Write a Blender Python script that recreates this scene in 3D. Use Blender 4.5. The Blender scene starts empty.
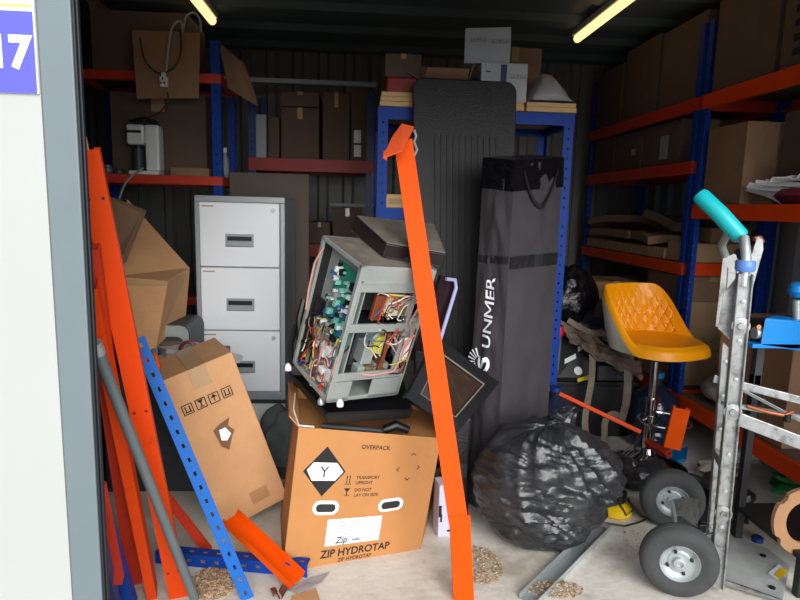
import bpy, math, random
from mathutils import Vector, Matrix, noise, Euler
random.seed(7)
SC = bpy.context.scene; COL = SC.collection
V = Vector; PI = math.pi
def R(d): return math.radians(d)

# ---------------------------------------------------------------- camera
F, H = 600.0, 1.30
CM = Matrix.Rotation(R(-4), 3, 'Z') @ Matrix.Rotation(PI/2-R(8.7), 3, 'X') @ Matrix.Rotation(R(1.5), 3, 'Z')
CO = V((0, 0, H))
cam = bpy.data.cameras.new('camera'); cam.sensor_width = 36; cam.lens = 27; cam.clip_start = .02
co = bpy.data.objects.new('camera', cam); COL.objects.link(co)
co.matrix_world = Matrix.Translation(CO) @ CM.to_4x4(); SC.camera = co
def ray(px, py): return CM @ V(((px-400)/F, (300-py)/F, -1))
def P(px, py, Y): r = ray(px, py); return CO + r*(Y/r.y)          # point of the picture at depth Y
def Z(px, py, z=0.): r = ray(px, py); return CO + r*((z-H)/r.z)    # ... on the height z
def XX(px, py, x): r = ray(px, py); return CO + r*(x/r.x)

# ---------------------------------------------------------------- materials
def lin(c):
    return tuple(((v/255)/12.92 if v/255 <= .04045 else ((v/255+.055)/1.055)**2.4) for v in c)+(1,)
MATS = {}
def mat(name, rgb, rough=.6, metal=0., var=.0, scale=8., bump=0., bscale=40., dirt=None, dscale=3., dth=.6, spec=.5, coat=0., stretch=None, trans=0., alpha=1., emit=None, es=1.):
    m = bpy.data.materials.new(name); m.use_nodes = True; nt = m.node_tree; N = nt.nodes; L = nt.links
    b = N['Principled BSDF']; b.inputs['Roughness'].default_value = rough; b.inputs['Metallic'].default_value = metal
    b.inputs['Specular IOR Level'].default_value = spec; b.inputs['Coat Weight'].default_value = coat
    b.inputs['Transmission Weight'].default_value = trans; b.inputs['Alpha'].default_value = alpha
    c = lin(rgb); b.inputs['Base Color'].default_value = c
    tc = N.new('ShaderNodeTexCoord'); src = tc.outputs['Object']
    if stretch:
        mp = N.new('ShaderNodeMapping'); mp.inputs['Scale'].default_value = stretch; L.new(src, mp.inputs[0]); src = mp.outputs[0]
    col = None
    if var > 0:
        n = N.new('ShaderNodeTexNoise'); n.inputs['Scale'].default_value = scale; n.inputs['Detail'].default_value = 6; n.inputs['Roughness'].default_value = .65; L.new(src, n.inputs['Vector'])
        r = N.new('ShaderNodeValToRGB'); r.color_ramp.elements[0].position = .3; r.color_ramp.elements[1].position = .7
        r.color_ramp.elements[0].color = tuple(v*(1-var) for v in c[:3])+(1,); r.color_ramp.elements[1].color = tuple(min(1, v*(1+var)) for v in c[:3])+(1,)
        L.new(n.outputs['Fac'], r.inputs[0]); col = r.outputs[0]; L.new(col, b.inputs['Base Color'])
    if dirt:
        n2 = N.new('ShaderNodeTexNoise'); n2.inputs['Scale'].default_value = dscale; n2.inputs['Detail'].default_value = 8; n2.inputs['Roughness'].default_value = .7; L.new(src, n2.inputs['Vector'])
        r2 = N.new('ShaderNodeValToRGB'); r2.color_ramp.elements[0].position = dth-.06; r2.color_ramp.elements[1].position = dth+.1
        L.new(n2.outputs['Fac'], r2.inputs[0])
        mx = N.new('ShaderNodeMix'); mx.data_type = 'RGBA'; L.new(r2.outputs[0], mx.inputs[0])
        if col: L.new(col, mx.inputs[6])
        else: mx.inputs[6].default_value = c
        mx.inputs[7].default_value = lin(dirt); L.new(mx.outputs[2], b.inputs['Base Color'])
    if bump > 0:
        n3 = N.new('ShaderNodeTexNoise'); n3.inputs['Scale'].default_value = bscale; n3.inputs['Detail'].default_value = 5; L.new(src, n3.inputs['Vector'])
        bp = N.new('ShaderNodeBump'); bp.inputs['Strength'].default_value = bump; bp.inputs['Distance'].default_value = .02
        L.new(n3.outputs['Fac'], bp.inputs['Height']); L.new(bp.outputs[0], b.inputs['Normal'])
    if emit:
        b.inputs['Emission Color'].default_value = lin(emit); b.inputs['Emission Strength'].default_value = es
    MATS[name] = m; return m
CARD = mat('cardboard_tan', (196, 148, 104), .85, var=.1, scale=5, bump=.1, bscale=60)
CARDO = mat('cardboard_orange_tan', (186, 128, 74), .8, var=.05, scale=4, bump=.06, bscale=50)
CARDD = mat('cardboard_dull', (142, 110, 84), .9, var=.12, scale=5, bump=.1, bscale=50)
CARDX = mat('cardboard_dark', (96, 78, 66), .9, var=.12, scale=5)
CARDP = mat('cardboard_pale', (178, 145, 108), .9, var=.1, scale=6)
TAPE = mat('packing_tape', (178, 146, 108), .25, coat=.3)
ORANGE = mat('orange_steel', (220, 68, 10), .5, spec=.2, var=.06, scale=6, dirt=(176, 58, 24), dscale=14, dth=.66)
ORANGEB = mat('bright_orange_steel', (222, 78, 0), .6, spec=.15, var=.03, scale=5, dirt=(196, 76, 16), dscale=20, dth=.7)
REDO = mat('red_orange_steel', (196, 52, 24), .5, var=.1, scale=6)
REDD = mat('dull_red_steel', (150, 40, 38), .55, var=.1, scale=6)
BLUE = mat('blue_steel', (10, 60, 150), .5, spec=.2, var=.08, scale=8)
BLUEL = mat('light_blue_steel', (24, 96, 178), .5, spec=.25, var=.06, scale=8)
BLUED = mat('dark_blue_steel', (14, 48, 112), .45, var=.1, scale=8)
GREYP = mat('grey_pipe_steel', (112, 122, 126), .4, metal=.3, var=.08, scale=12)
WALLM = mat('dark_sheet_wall', (112, 112, 108), .55, var=.08, scale=2)
WALLR = mat('grey_sheet_wall', (120, 126, 128), .6, var=.08, scale=2)
WALLL = mat('glare_tinted_sheet_wall', (70, 84, 98), .6, var=.08, scale=2)  # blue-grey base puts the bluish glare of the dark left corner into the colour
CEIL = mat('dark_sheet_ceiling', (92, 104, 108), .5, var=.08, scale=2)
FLOOR = mat('concrete_floor', (222, 217, 205), .85, var=.12, scale=3.5, bump=.15, bscale=30, dirt=(182, 172, 154), dscale=2.6, dth=.58)
YARD = mat('yard_concrete', (150, 150, 145), .9, var=.1, scale=2)
PAINTW = mat('white_panel_paint', (182, 184, 180), .5, var=.02, scale=2)
PAINTG = mat('grey_jamb_paint', (112, 124, 128), .5, var=.04, scale=5)
RUB = mat('black_rubber_seal', (24, 30, 36), .6)
SIGNB = mat('sign_violet_blue', (92, 92, 205), .4)
SIGNW = mat('sign_white', (240, 242, 250), .4)
SIGNY = mat('sign_yellow', (240, 215, 110), .4)
CABW = mat('cabinet_white_paint', (238, 241, 245), .45, var=.02, scale=3)
CABG = mat('cabinet_grey_trim', (158, 164, 168), .4, metal=.2)
GREYD = mat('dark_grey_plastic', (52, 56, 60), .5, var=.1, scale=10)
BLK = mat('black_plastic', (20, 20, 22), .4, var=.2, scale=10)
BLKM = mat('matt_black_steel', (26, 26, 28), .55, var=.2, scale=10)
BLKP = mat('textured_black_plastic', (20, 17, 19), .5, var=.15, scale=9, bump=.25, bscale=160)
BLKF = mat('dark_charcoal_fabric', (58, 54, 58), .75, var=.12, scale=7, bump=.3, bscale=220)
VINYL = mat('shiny_black_vinyl', (16, 16, 20), .18, bump=.6, bscale=18)
BAGM = mat('black_polythene', (40, 41, 44), .31, bump=.35, bscale=24, spec=.7)
STEEL = mat('galvanised_steel', (178, 186, 186), .4, metal=.5, var=.12, scale=14)
STEELM = mat('satin_sheet_steel', (170, 178, 174), .42, metal=.4, var=.1, scale=10)
ALU = mat('worn_aluminium', (166, 168, 168), .45, metal=.7, var=.2, scale=26, dirt=(104, 98, 92), dscale=18, dth=.56)
CHROME = mat('chrome', (215, 215, 215), .12, metal=1.)
RUBT = mat('tyre_rubber', (62, 64, 64), .8, var=.15, scale=18, bump=.1, bscale=80)
TEAL = mat('teal_rubber_grip', (18, 186, 190), .38)
BLUEP = mat('blue_plastic', (98, 140, 215), .35)
BLUET = mat('bright_blue_tool_paint', (8, 128, 205), .35)
SEATO = mat('orange_leatherette', (255, 164, 6), .38, var=.03, scale=5)
SEATW = mat('cream_leatherette', (232, 228, 205), .4)
YEL = mat('yellow_plastic', (238, 196, 20), .4)
RED = mat('red_plastic', (190, 22, 30), .4)
PURP = mat('purple_plastic', (150, 60, 140), .4)
WHITE = mat('white_plastic', (222, 224, 222), .45)
PAPER = mat('white_paper', (236, 238, 240), .8)
INK = mat('black_ink', (28, 26, 28), .8)
INKG = mat('grey_ink', (70, 70, 78), .8)
WOODP = mat('pale_timber', (206, 170, 122), .8, var=.15, scale=5, stretch=(2, 30, 30))
MDF = mat('raw_mdf', (158, 118, 84), .85, var=.06, scale=12)
WEB = mat('grey_brown_webbing', (136, 122, 106), .85, var=.2, scale=20, bump=.3, bscale=120)
CANV = mat('dusty_brown_canvas', (112, 96, 84), .85, var=.5, scale=9, bump=.5, bscale=25)
PCB = mat('green_circuit_board', (30, 120, 96), .5, var=.25, scale=30)
COPP = mat('copper_brown', (150, 84, 52), .4, metal=.5)
WRW = mat('white_wire', (222, 214, 205), .5); WRR = mat('red_wire', (190, 50, 36), .5); WRP = mat('pink_wire', (206, 150, 140), .5)
WRY = mat('yellow_green_wire', (190, 190, 60), .5); WRB = mat('blue_wire', (60, 90, 140), .5); WRN = mat('brown_wire', (120, 76, 50), .5)
LAV = mat('lavender_grey_plastic', (160, 160, 200), .4)
DUST = mat('wood_dust', (196, 176, 146), .95, var=.3, scale=40)
SMOKE = mat('smoked_glass', (70, 52, 42), .1, trans=.35, coat=.5)
DUSTY = mat('dusty_dark_cover', (122, 114, 104), .45, var=.35, scale=12)
CLEARP = mat('milky_plastic_film', (176, 174, 176), .35, bump=.5, bscale=20, alpha=.8)
NAVYB = mat('navy_bottle_plastic', (38, 48, 72), .15, trans=.3, coat=.4)
MAROON = mat('maroon_print', (120, 26, 48), .5)
TUBE = mat('lit_tube', (255, 225, 160), .5, emit=(255, 214, 150), es=1.6)
FROST = mat('pale_grey_strip', (150, 156, 160), .5)

# ---------------------------------------------------------------- mesh helpers
class MB:
    def __init__(s): s.v = []; s.f = []; s.m = []; s.sm = []; s.M = Matrix.Identity(4); s.mi = 0; s.smooth = False
    def add(s, vs, fs):
        o = len(s.v); s.v += [s.M @ V(p) for p in vs]; s.f += [tuple(i+o for i in f) for f in fs]
        s.m += [s.mi]*len(fs); s.sm += [s.smooth]*len(fs); return s
    def box(s, lo, hi):
        (a, b, c), (d, e, f) = lo, hi
        return s.hexa([(a, b, c), (d, b, c), (d, e, c), (a, e, c), (a, b, f), (d, b, f), (d, e, f), (a, e, f)])
    def cbox(s, c, d): return s.box([c[i]-d[i]/2 for i in range(3)], [c[i]+d[i]/2 for i in range(3)])
    def hexa(s, p): return s.add(p, [(0, 3, 2, 1), (4, 5, 6, 7), (0, 1, 5, 4), (1, 2, 6, 5), (2, 3, 7, 6), (3, 0, 4, 7)])
    def tube(s, pts, r, n=10, closed=False, cap=True, flat=None):
        pts = [V(p) for p in pts]; k = len(pts); vs = []; fs = []
        rr = r if isinstance(r, (list, tuple)) else [r]*k
        t0 = (pts[1]-pts[0]).normalized(); up = V((0, 0, 1)) if abs(t0.z) < .9 else V((1, 0, 0)); nx = t0.cross(up).normalized()
        for i in range(k):
            a = pts[i-1] if (i > 0 or closed) else pts[i]; b = pts[(i+1) % k] if (i < k-1 or closed) else pts[i]
            t = (b-a).normalized(); nx = (nx - t*nx.dot(t)).normalized(); ny = t.cross(nx)
            for j in range(n):
                a_ = 2*PI*j/n; fx, fy = (1, 1) if not flat else flat
                vs.append(pts[i]+(nx*math.cos(a_)*fx+ny*math.sin(a_)*fy)*rr[i])
        for i in range(k if closed else k-1):
            for j in range(n):
                A = i*n+j; B = i*n+(j+1) % n; C = ((i+1) % k)*n+(j+1) % n; D = ((i+1) % k)*n+j; fs.append((A, B, C, D))
        if cap and not closed: fs.append(tuple(range(n))[::-1]); fs.append(tuple((k-1)*n+j for j in range(n)))
        sm = s.smooth; s.smooth = n > 6; s.add(vs, fs); s.smooth = sm; return s
    def cyl(s, a, b, r, r2=None, n=20): return s.tube([a, b], [r, r if r2 is None else r2], n)
    def lathe(s, prof, n=32, M=None):          # profile (r,z)
        vs = []; fs = []; k = len(prof)
        for (r, z) in prof:
            for j in range(n): a = 2*PI*j/n; p = V((r*math.cos(a), r*math.sin(a), z)); vs.append(M @ p if M else p)
        for i in range(k-1):
            for j in range(n): fs.append((i*n+j, i*n+(j+1) % n, (i+1)*n+(j+1) % n, (i+1)*n+j))
        fs.append(tuple(range(n))[::-1]); fs.append(tuple((k-1)*n+j for j in range(n)))
        sm = s.smooth; s.smooth = True; s.add(vs, fs); s.smooth = sm; return s
    def prism(s, poly, y0, y1, f=None):        # polygon in x,z swept along y
        n = len(poly); vs = [(p[0], y0, p[1]) for p in poly]+[(p[0], y1, p[1]) for p in poly]
        fs = [tuple(range(n)), tuple(range(2*n-1, n-1, -1))]+[(i, i+n, (i+1) % n+n, (i+1) % n) for i in range(n)]
        return s.add(vs, fs)
    def grid(s, fn, nu, nv):
        vs = [fn(i/nu, j/nv) for j in range(nv+1) for i in range(nu+1)]
        fs = [(j*(nu+1)+i, j*(nu+1)+i+1, (j+1)*(nu+1)+i+1, (j+1)*(nu+1)+i) for j in range(nv) for i in range(nu)]
        return s.add(vs, fs)
    def build(s, name, mats, parent=None, bevel=0., solid=0., sub=0, soff=0, fixn=True):
        me = bpy.data.meshes.new(name); me.from_pydata([tuple(p) for p in s.v], [], s.f)
        for m_ in (mats if isinstance(mats, (list, tuple)) else [mats]): me.materials.append(m_)
        me.polygons.foreach_set('material_index', s.m); me.polygons.foreach_set('use_smooth', s.sm)
        me.update()
        if any(s.sm): me.set_sharp_from_angle(angle=R(38))
        if fixn:
            import bmesh
            bm = bmesh.new(); bm.from_mesh(me); bmesh.ops.recalc_face_normals(bm, faces=bm.faces); bm.to_mesh(me); bm.free()
        o = bpy.data.objects.new(name, me); COL.objects.link(o)
        if parent: o.parent = parent
        if solid: q = o.modifiers.new('solid', 'SOLIDIFY'); q.thickness = solid; q.offset = soff
        if bevel: q = o.modifiers.new('bevel', 'BEVEL'); q.width = bevel; q.segments = 2; q.limit_method = 'ANGLE'; q.angle_limit = R(40)
        if sub: q = o.modifiers.new('sub', 'SUBSURF'); q.levels = sub; q.render_levels = sub
        return o
def tag(o, label=None, cat=None, group=None, kind=None):
    if label: o['label'] = label
    if cat: o['category'] = cat
    if group: o['group'] = group
    if kind: o['kind'] = kind
    return o
def thing(name, label, cat, group=None):
    o = bpy.data.objects.new(name, None); o.empty_display_size = .05; COL.objects.link(o); return tag(o, label, cat, group)
def structure(name, mb, m, **k): return tag(mb.build(name, m, **k), kind='structure')
def frame(o, x, y):       # matrix whose X runs along x and Y near y
    x = V(x).normalized(); z = x.cross(V(y)).normalized(); y = z.cross(x)
    M = Matrix((x, y, z)).transposed().to_4x4(); M.translation = V(o); return M
def finalize():           # origins at the base of every top-level thing
    bpy.context.view_layer.update()
    for o in list(COL.objects):
        if o.parent or o.type in ('CAMERA', 'LIGHT') or o.get('keep'): continue
        ms = [o] if o.type == 'MESH' else []
        for c in o.children: ms.append(c); ms += list(c.children)
        ps = [v.co for m in ms for v in m.data.vertices]
        if not ps: continue
        c = V(((min(p.x for p in ps)+max(p.x for p in ps))/2, (min(p.y for p in ps)+max(p.y for p in ps))/2, min(p.z for p in ps)))
        for me in {m.data for m in ms}: me.transform(Matrix.Translation(-c))
        o.location = c
# mapping over a deformed box given by its eight corners
class Hex:
    def __init__(s, p): s.p = [V(q) for q in p]
    def T(s, u, v, w):
        p = s.p
        a = p[0].lerp(p[1], u).lerp(p[3].lerp(p[2], u), v); b = p[4].lerp(p[5], u).lerp(p[7].lerp(p[6], u), v)
        return a.lerp(b, w)
    def front(s, off=.002):    # (s,t) in 0..1 on the v=0 face
        def f(a, b):
            n = (s.T(.5, 0, .5)-s.T(.5, 1, .5)).normalized(); return s.T(a, 0, b)+n*off
        return f
    def left(s, off=.002):
        def f(a, b):
            n = (s.T(0, .5, .5)-s.T(1, .5, .5)).normalized(); return s.T(0, 1-a, b)+n*off
        return f
def boxhex(lo, hi, rot=0., tilt=(0, 0)):
    c = V(((lo[0]+hi[0])/2, (lo[1]+hi[1])/2, lo[2])); h = V(((hi[0]-lo[0])/2, (hi[1]-lo[1])/2, 0)); t = hi[2]-lo[2]
    E3 = Euler((R(tilt[0]), R(tilt[1]), R(rot))).to_matrix()
    q = [(-1, -1, 0), (1, -1, 0), (1, 1, 0), (-1, 1, 0), (-1, -1, 1), (1, -1, 1), (1, 1, 1), (-1, 1, 1)]
    return Hex([c+E3 @ V((a*h.x, b*h.y, k*t)) for a, b, k in q])
def quads(mb, f, rects):   # rectangles in face coordinates
    for (a, b, c, d) in rects:
        nu = max(1, int(abs(c-a)/.08)); nv = max(1, int(abs(d-b)/.08))
        mb.grid(lambda u, v: f(a+(c-a)*u, b+(d-b)*v), nu, nv)
def poly(mb, f, pts): mb.add([f(*p) for p in pts], [tuple(range(len(pts)))])
def text_mesh(body, bold=0., align='CENTER'):
    cu = bpy.data.curves.new('t', 'FONT'); cu.body = body; cu.size = 1; cu.offset = bold; cu.align_x = align; cu.resolution_u = 4
    o = bpy.data.objects.new('t', cu); COL.objects.link(o); bpy.context.view_layer.update()
    me = o.evaluated_get(bpy.context.evaluated_depsgraph_get()).to_mesh()
    vs = [v.co.copy() for v in me.vertices]; fs = [tuple(p.vertices) for p in me.polygons]
    bpy.data.objects.remove(o); bpy.data.curves.remove(cu); return vs, fs
def text(mb, f, body, a, b, size, asp=1., bold=0., rot=0., align='CENTER', shear=0.):   # size in t units, asp = width of face / height
    vs, fs = text_mesh(body, bold, align); c, s_ = math.cos(rot), math.sin(rot); out = []
    for p in vs:
        x, y = (p.x+shear*p.y)*size, p.y*size; x, y = x*c-y*s_, x*s_+y*c; out.append(f(a+x/asp, b+y))
    mb.add(out, fs)
def carton(label, hx, m=CARD, group=None, tape='top', name='cardboard_box', tabs=0, cat='box'):
    t = thing(name, label, cat, group)
    b = MB(); b.hexa(hx.p); b.build('box_body', m, t, bevel=.004)
    q = MB()
    if tape:
        n = .0025
        up = (hx.T(.5, .5, 1)-hx.T(.5, .5, 0)).normalized()*n; fr = (hx.T(.5, 0, .5)-hx.T(.5, 1, .5)).normalized()*n
        def tp(a, b_): return hx.T(a, b_, 1)+up
        def ft(a, b_): return hx.T(a, 0, b_)+fr
        if tape == 'top':
            quads(q, tp, [(.43, 0, .57, 1)]); quads(q, ft, [(.43, .78, .57, 1.004)])
        else:
            quads(q, tp, [(0, .43, 1, .57)]); quads(q, ft, [(.0, .0, .0, .0)]) if 0 else None
        q.build('tape', TAPE, t)
    return t
def flap(hx, edge, ang, ln, t, m, w=1.):     # a lid flap hinged on a top edge; ang from straight up, outwards
    e = {'front': ((0, 0), (1, 0), (0, -1)), 'back': ((0, 1), (1, 1), (0, 1)), 'left': ((0, 0), (0, 1), (-1, 0)), 'right': ((1, 0), (1, 1), (1, 0))}[edge]
    a = hx.T(*e[0], 1); b = hx.T(*e[1], 1); up = (hx.T(.5, .5, 1)-hx.T(.5, .5, 0)).normalized()
    out = (hx.T(.5+.5*e[2][0], .5+.5*e[2][1], 1)-hx.T(.5, .5, 1)).normalized(); d = up*math.cos(R(ang))+out*math.sin(R(ang))
    mb = MB(); mb.add([a, b, b.lerp(a, .03)+d*ln, a.lerp(b, .03)+d*ln], [(0, 1, 2, 3)]); return mb.build('flap', m, t, solid=.005)
def open_carton(label, hx, m, flaps, group=None, inner=CARDX):
    t = thing('cardboard_box', label, 'box', group); p = hx.p; b = MB()
    b.add(p, [(0, 3, 2, 1), (0, 1, 5, 4), (1, 2, 6, 5), (2, 3, 7, 6), (3, 0, 4, 7)]); b.build('box_body', m, t, solid=.006)
    for e, a, l in flaps: flap(hx, e, a, l, t, m)
    return t
def strip(L, w, nh_pitch=.05, hw=.35, hl=.4):     # perforated strip: x across 0..w, z along 0..L
    vs = []; fs = []; xs = [0, w*(.5-hw/2), w*(.5+hw/2), w]; zs = [0]; n = int(L/nh_pitch); pit = L/n
    for i in range(n): zs += [pit*(i+.5-hl/2), pit*(i+.5+hl/2)]
    zs.append(L)
    for z in zs:
        for x in xs: vs.append((x, z))
    for j in range(len(zs)-1):
        for i in range(3):
            if j % 2 == 1 and i == 1: continue
            fs.append((j*4+i, j*4+i+1, j*4+i+5, j*4+i+4))
    return vs, fs
def angle_post(mb, M, L, w=.05, w2=.04, sx=1, sy=1):    # L-section with slots, one flange in x, one in y, length along z
    vs, fs = strip(L, w, .05, .18, .22); old = mb.M; mb.M = M
    mb.add([(sx*x, 0, z) for x, z in vs], fs)
    vs, fs = strip(L, w2, .05, .2, .22); mb.add([(0, sy*x, z) for x, z in vs], fs); mb.M = old
def c_beam(mb, p0, p1, h, d, nrm, lip=.012):          # C-section; outer web faces nrm
    p0, p1, nrm = V(p0), V(p1), V(nrm); x = (p1-p0).normalized(); y = (-nrm+x*nrm.dot(x)).normalized(); z = x.cross(y)
    if z.z < 0: z = -z
    L = (p1-p0).length; th = .003; prof = [(0, 0), (0, h), (d, h), (d, h-lip), (d-th, h-lip), (d-th, h-th), (th, h-th), (th, th), (d-th, th), (d-th, lip), (d, lip), (d, 0)]
    n = len(prof); vs = [p0+y*a+z*b for a, b in prof]+[p1+y*a+z*b for a, b in prof]
    mb.add(vs, [(i, (i+1) % n, (i+1) % n+n, i+n) for i in range(n)])
    for base in (0, n): mb.add([vs[base+i] for i in range(n)], [(0, 1, 6, 7), (1, 2, 5, 6), (2, 3, 4, 5), (0, 7, 8, 11), (11, 8, 9, 10)])
def shelving(label, x0, x1, y0, y1, h, levels, bm_h=.07, post=BLUE, beam=ORANGE, deck=CARDX, posts=((0, 0), (1, 0), (1, 1), (0, 1)), group=None, long='x', deck_t=.018, ends=True):
    t = thing('shelving_unit', label, 'shelving', group)
    for (a, b) in posts:
        mb = MB(); angle_post(mb, Matrix.Translation((x1 if a else x0, y1 if b else y0, 0)), h, sx=-1 if a else 1, sy=-1 if b else 1)
        mb.build('upright', post, t, solid=.0025)
    for lv in levels:
        z, bm_m = lv[0], (lv[1] if len(lv) > 1 else beam)
        g = .004
        if long == 'x': L = [((x0, y0-g, z-bm_h), (x1, y0-g, z-bm_h), (0, -1, 0)), ((x0, y1+g, z-bm_h), (x1, y1+g, z-bm_h), (0, 1, 0))]; S = [((x0-g, y0, z-bm_h), (x0-g, y1, z-bm_h), (-1, 0, 0)), ((x1+g, y0, z-bm_h), (x1+g, y1, z-bm_h), (1, 0, 0))]
        else: S = [((x0, y0-g, z-bm_h), (x1, y0-g, z-bm_h), (0, -1, 0)), ((x0, y1+g, z-bm_h), (x1, y1+g, z-bm_h), (0, 1, 0))]; L = [((x0-g, y0, z-bm_h), (x0-g, y1, z-bm_h), (-1, 0, 0)), ((x1+g, y0, z-bm_h), (x1+g, y1, z-bm_h), (1, 0, 0))]
        for a, b, n in L+(S if ends else []):
            mb = MB(); c_beam(mb, a, b, bm_h, .03, n); mb.build('beam', bm_m, t)
        mb = MB(); mb.box((x0+.006, y0+.006, z-deck_t), (x1-.006, y1-.006, z)); mb.build('shelf_board', deck, t)
    return t

# ================================================================= setting
def corrug(x0, x1, z0, z1, pitch=.2, dep=.03):
    mb = MB(); n = int((x1-x0)/pitch)
    pts = []
    for i in range(n+1):
        b = x0+i*(x1-x0)/n; p = (x1-x0)/n
        for a, d in ((0, 0), (.55, 0), (.65, dep), (.9, dep)): 
            if b+a*p <= x1+1e-6: pts.append((b+a*p, d))
    return pts
mb = MB(); mb.box((-2.2, 1.0, -.1), (2.5, 5.06, 0)); structure('floor', mb, FLOOR)
mb = MB(); mb.box((-8, -8, -.12), (8, 1.0, -.005)); structure('ground', mb, YARD)
pts = corrug(-2.1, 2.4, 0, 2.5)
mb = MB(); mb.add([(x, 5.0+.035-d, z) for z in (0, 2.55) for x, d in pts], [(i, i+1, i+1+len(pts), i+len(pts)) for i in range(len(pts)-1)]); structure('wall_back', mb, WALLM, solid=.01, fixn=False)
pts = corrug(1.35, 5.03, 0, 2.5)
mb = MB(); mb.add([(2.4-d, y, z) for z in (0, 2.55) for y, d in pts], [(i, i+1, i+1+len(pts), i+len(pts)) for i in range(len(pts)-1)]); structure('wall_right', mb, WALLR, solid=.01, fixn=False)
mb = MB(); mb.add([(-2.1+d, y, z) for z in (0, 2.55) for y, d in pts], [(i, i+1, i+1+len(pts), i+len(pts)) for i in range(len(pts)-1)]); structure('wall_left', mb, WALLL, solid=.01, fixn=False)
pts = corrug(1.35, 5.03, 0, 2.5, pitch=.42, dep=.035)
mb = MB(); mb.add([(x, y, 2.53-d) for x in (-2.1, 2.4) for y, d in pts], [(i, i+1, i+1+len(pts), i+len(pts)) for i in range(len(pts)-1)]); structure('ceiling', mb, CEIL, solid=.01, fixn=False)
mb = MB(); mb.box((-4.0, 1.3, 0), (-.644, 1.33, 3.0)); structure('wall_front_left', mb, PAINTW)
mb = MB(); mb.box((2.05, 1.3, 0), (4.0, 1.36, 3.0)); structure('wall_front_right', mb, PAINTW)
mb = MB(); mb.box((-.655, 1.3, 1.95), (2.05, 1.36, 3.0)); structure('wall_front_top_unseen', mb, PAINTW)  # unseen lintel, its edge set low to darken the upper shelves and ceiling
mb = MB(); mb.box((-.644, 1.302, 0), (-.578, 1.325, 2.0)); structure('trim_1', mb, PAINTG, bevel=.003)
mb = MB()
for a, b, y in ((-.578, -.572, 1.304), (-.572, -.567, 1.309)): mb.box((a, y, 0), (b, 1.32, 2.0))
structure('trim_2', mb, RUB, bevel=.002)
# purlin under the ceiling
mb = MB(); mb.box((-2.06, 4.30, 2.12), (.10, 4.34, 2.15)); structure('trim_3', mb, FROST)

# sign 17
t = thing('unit_number_sign', 'violet blue and white number 17 sign on the white front wall', 'sign')
def sg(x, z): return V((x, 1.2955, z))
A = P(0, 10, 1.295); B = P(38, 12, 1.295); C_ = P(43, 94, 1.295)
xr, zt, zb = -.6445, B.z, C_.z
mb = MB(); mb.box((xr-.42, 1.295, zb), (xr, 1.2995, zt+.05)); mb.build('sign_plate', SIGNW, t)
mb = MB(); mb.box((xr-.42, 1.2935, zb), (xr-.003, 1.295, zt)); mb.build('blue_panel', SIGNB, t)
mb = MB(); mb.box((xr-.42, 1.2935, zt+.008), (xr-.003, 1.295, zt+.013)); mb.build('yellow_line', SIGNY, t)
mb = MB(); q0 = P(31, 67, 1.29)
text(mb, lambda a, b: V((a, 1.2925, b)), '17', q0.x, q0.z, .083, bold=.045, align='RIGHT'); mb.build('number', SIGNW, t)

# ceiling tubes
for i, (x, y0, y1) in enumerate(((-.95, 2.5, 4.1), (1.42, 2.5, 4.12))):
    t = thing('ceiling_light', ('lit warm tube light on the ceiling at left', 'lit warm tube light on the ceiling at right, above the wooden boards')[i], 'light', None)
    mb = MB(); mb.box((x-.035, y0, 2.455), (x+.035, y1, 2.493)); mb.build('housing', WHITE, t, bevel=.005)
    mb = MB(); mb.smooth = True; mb.tube([(x, y0+.01, 2.44), (x, y1-.01, 2.44)], .026, 12); mb.build('tube', TUBE, t)

# ================================================================= shelving
U_L = shelving('blue and orange shelving unit at left, with open box hanging over it', -1.60, -.80, 3.6, 4.05, 2.2, [(2.02, REDO), (1.452, REDO), (.75, REDO)], bm_h=.05)
U_C = shelving('shelving unit against the back wall, dark red beam, behind the filing cabinet', -.77, .09, 4.3, 4.8, 2.1, [(1.62, REDD), (1.03, REDD)], bm_h=.085, post=BLUED)
U_M = shelving('blue framed shelving unit with timber on top, behind the tall black bag', .085, 1.09, 3.12, 3.6, 1.80, [(1.80, BLUE), (1.30, BLUE), (.62, BLUE)], bm_h=.06, deck=WOODP)
U_A = shelving('blue and orange shelving unit in the far right corner holding flat packed cartons', 1.83, 2.30, 3.28, 4.84, 2.32, [(1.94, REDO), (1.60, REDO), (1.035, ORANGE), (.29, ORANGE)], bm_h=.07, long='y')
U_B = shelving('nearer right-hand shelving unit with thick orange beams beside the hand truck', 1.83, 2.30, 1.62, 3.235, 2.32, [(1.94, ORANGE), (1.36, ORANGE), (.29, ORANGE)], bm_h=.075, long='y', ends=False)

# ---- timber on the middle unit
gx = .09
specs = [(.09, .36, 0, 'pale timber board at the left end on top of the blue shelf'), (.66, .82, 0, 'thin pale timber board behind the black folded table, on the blue shelf'), (.83, 1.09, 0, 'pale timber boards at the right end of the blue shelf top')]
for a, b, _, lb in specs:
    t = thing('timber_boards', lb, 'timber')
    for k in range(2 if a > .5 else 3):
        mb = MB(); mb.box((a+.004*k, 3.09+.006*k, 1.801+k*.024), (b-.003*k, 3.5, 1.801+k*.024+.0225)); mb.build('board', WOODP, t, bevel=.002)
t = carton('small pale wooden box in the shelf left of the leaning orange post', boxhex((.13, 3.14, 1.301), (.26, 3.40, 1.37)), WOODP, tape=None, name='wooden_box')
mb = MB(); mb.box((.145, 3.137, 1.32), (.245, 3.1395, 1.35)); mb.build('label_plate', CARDP, t)
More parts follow.
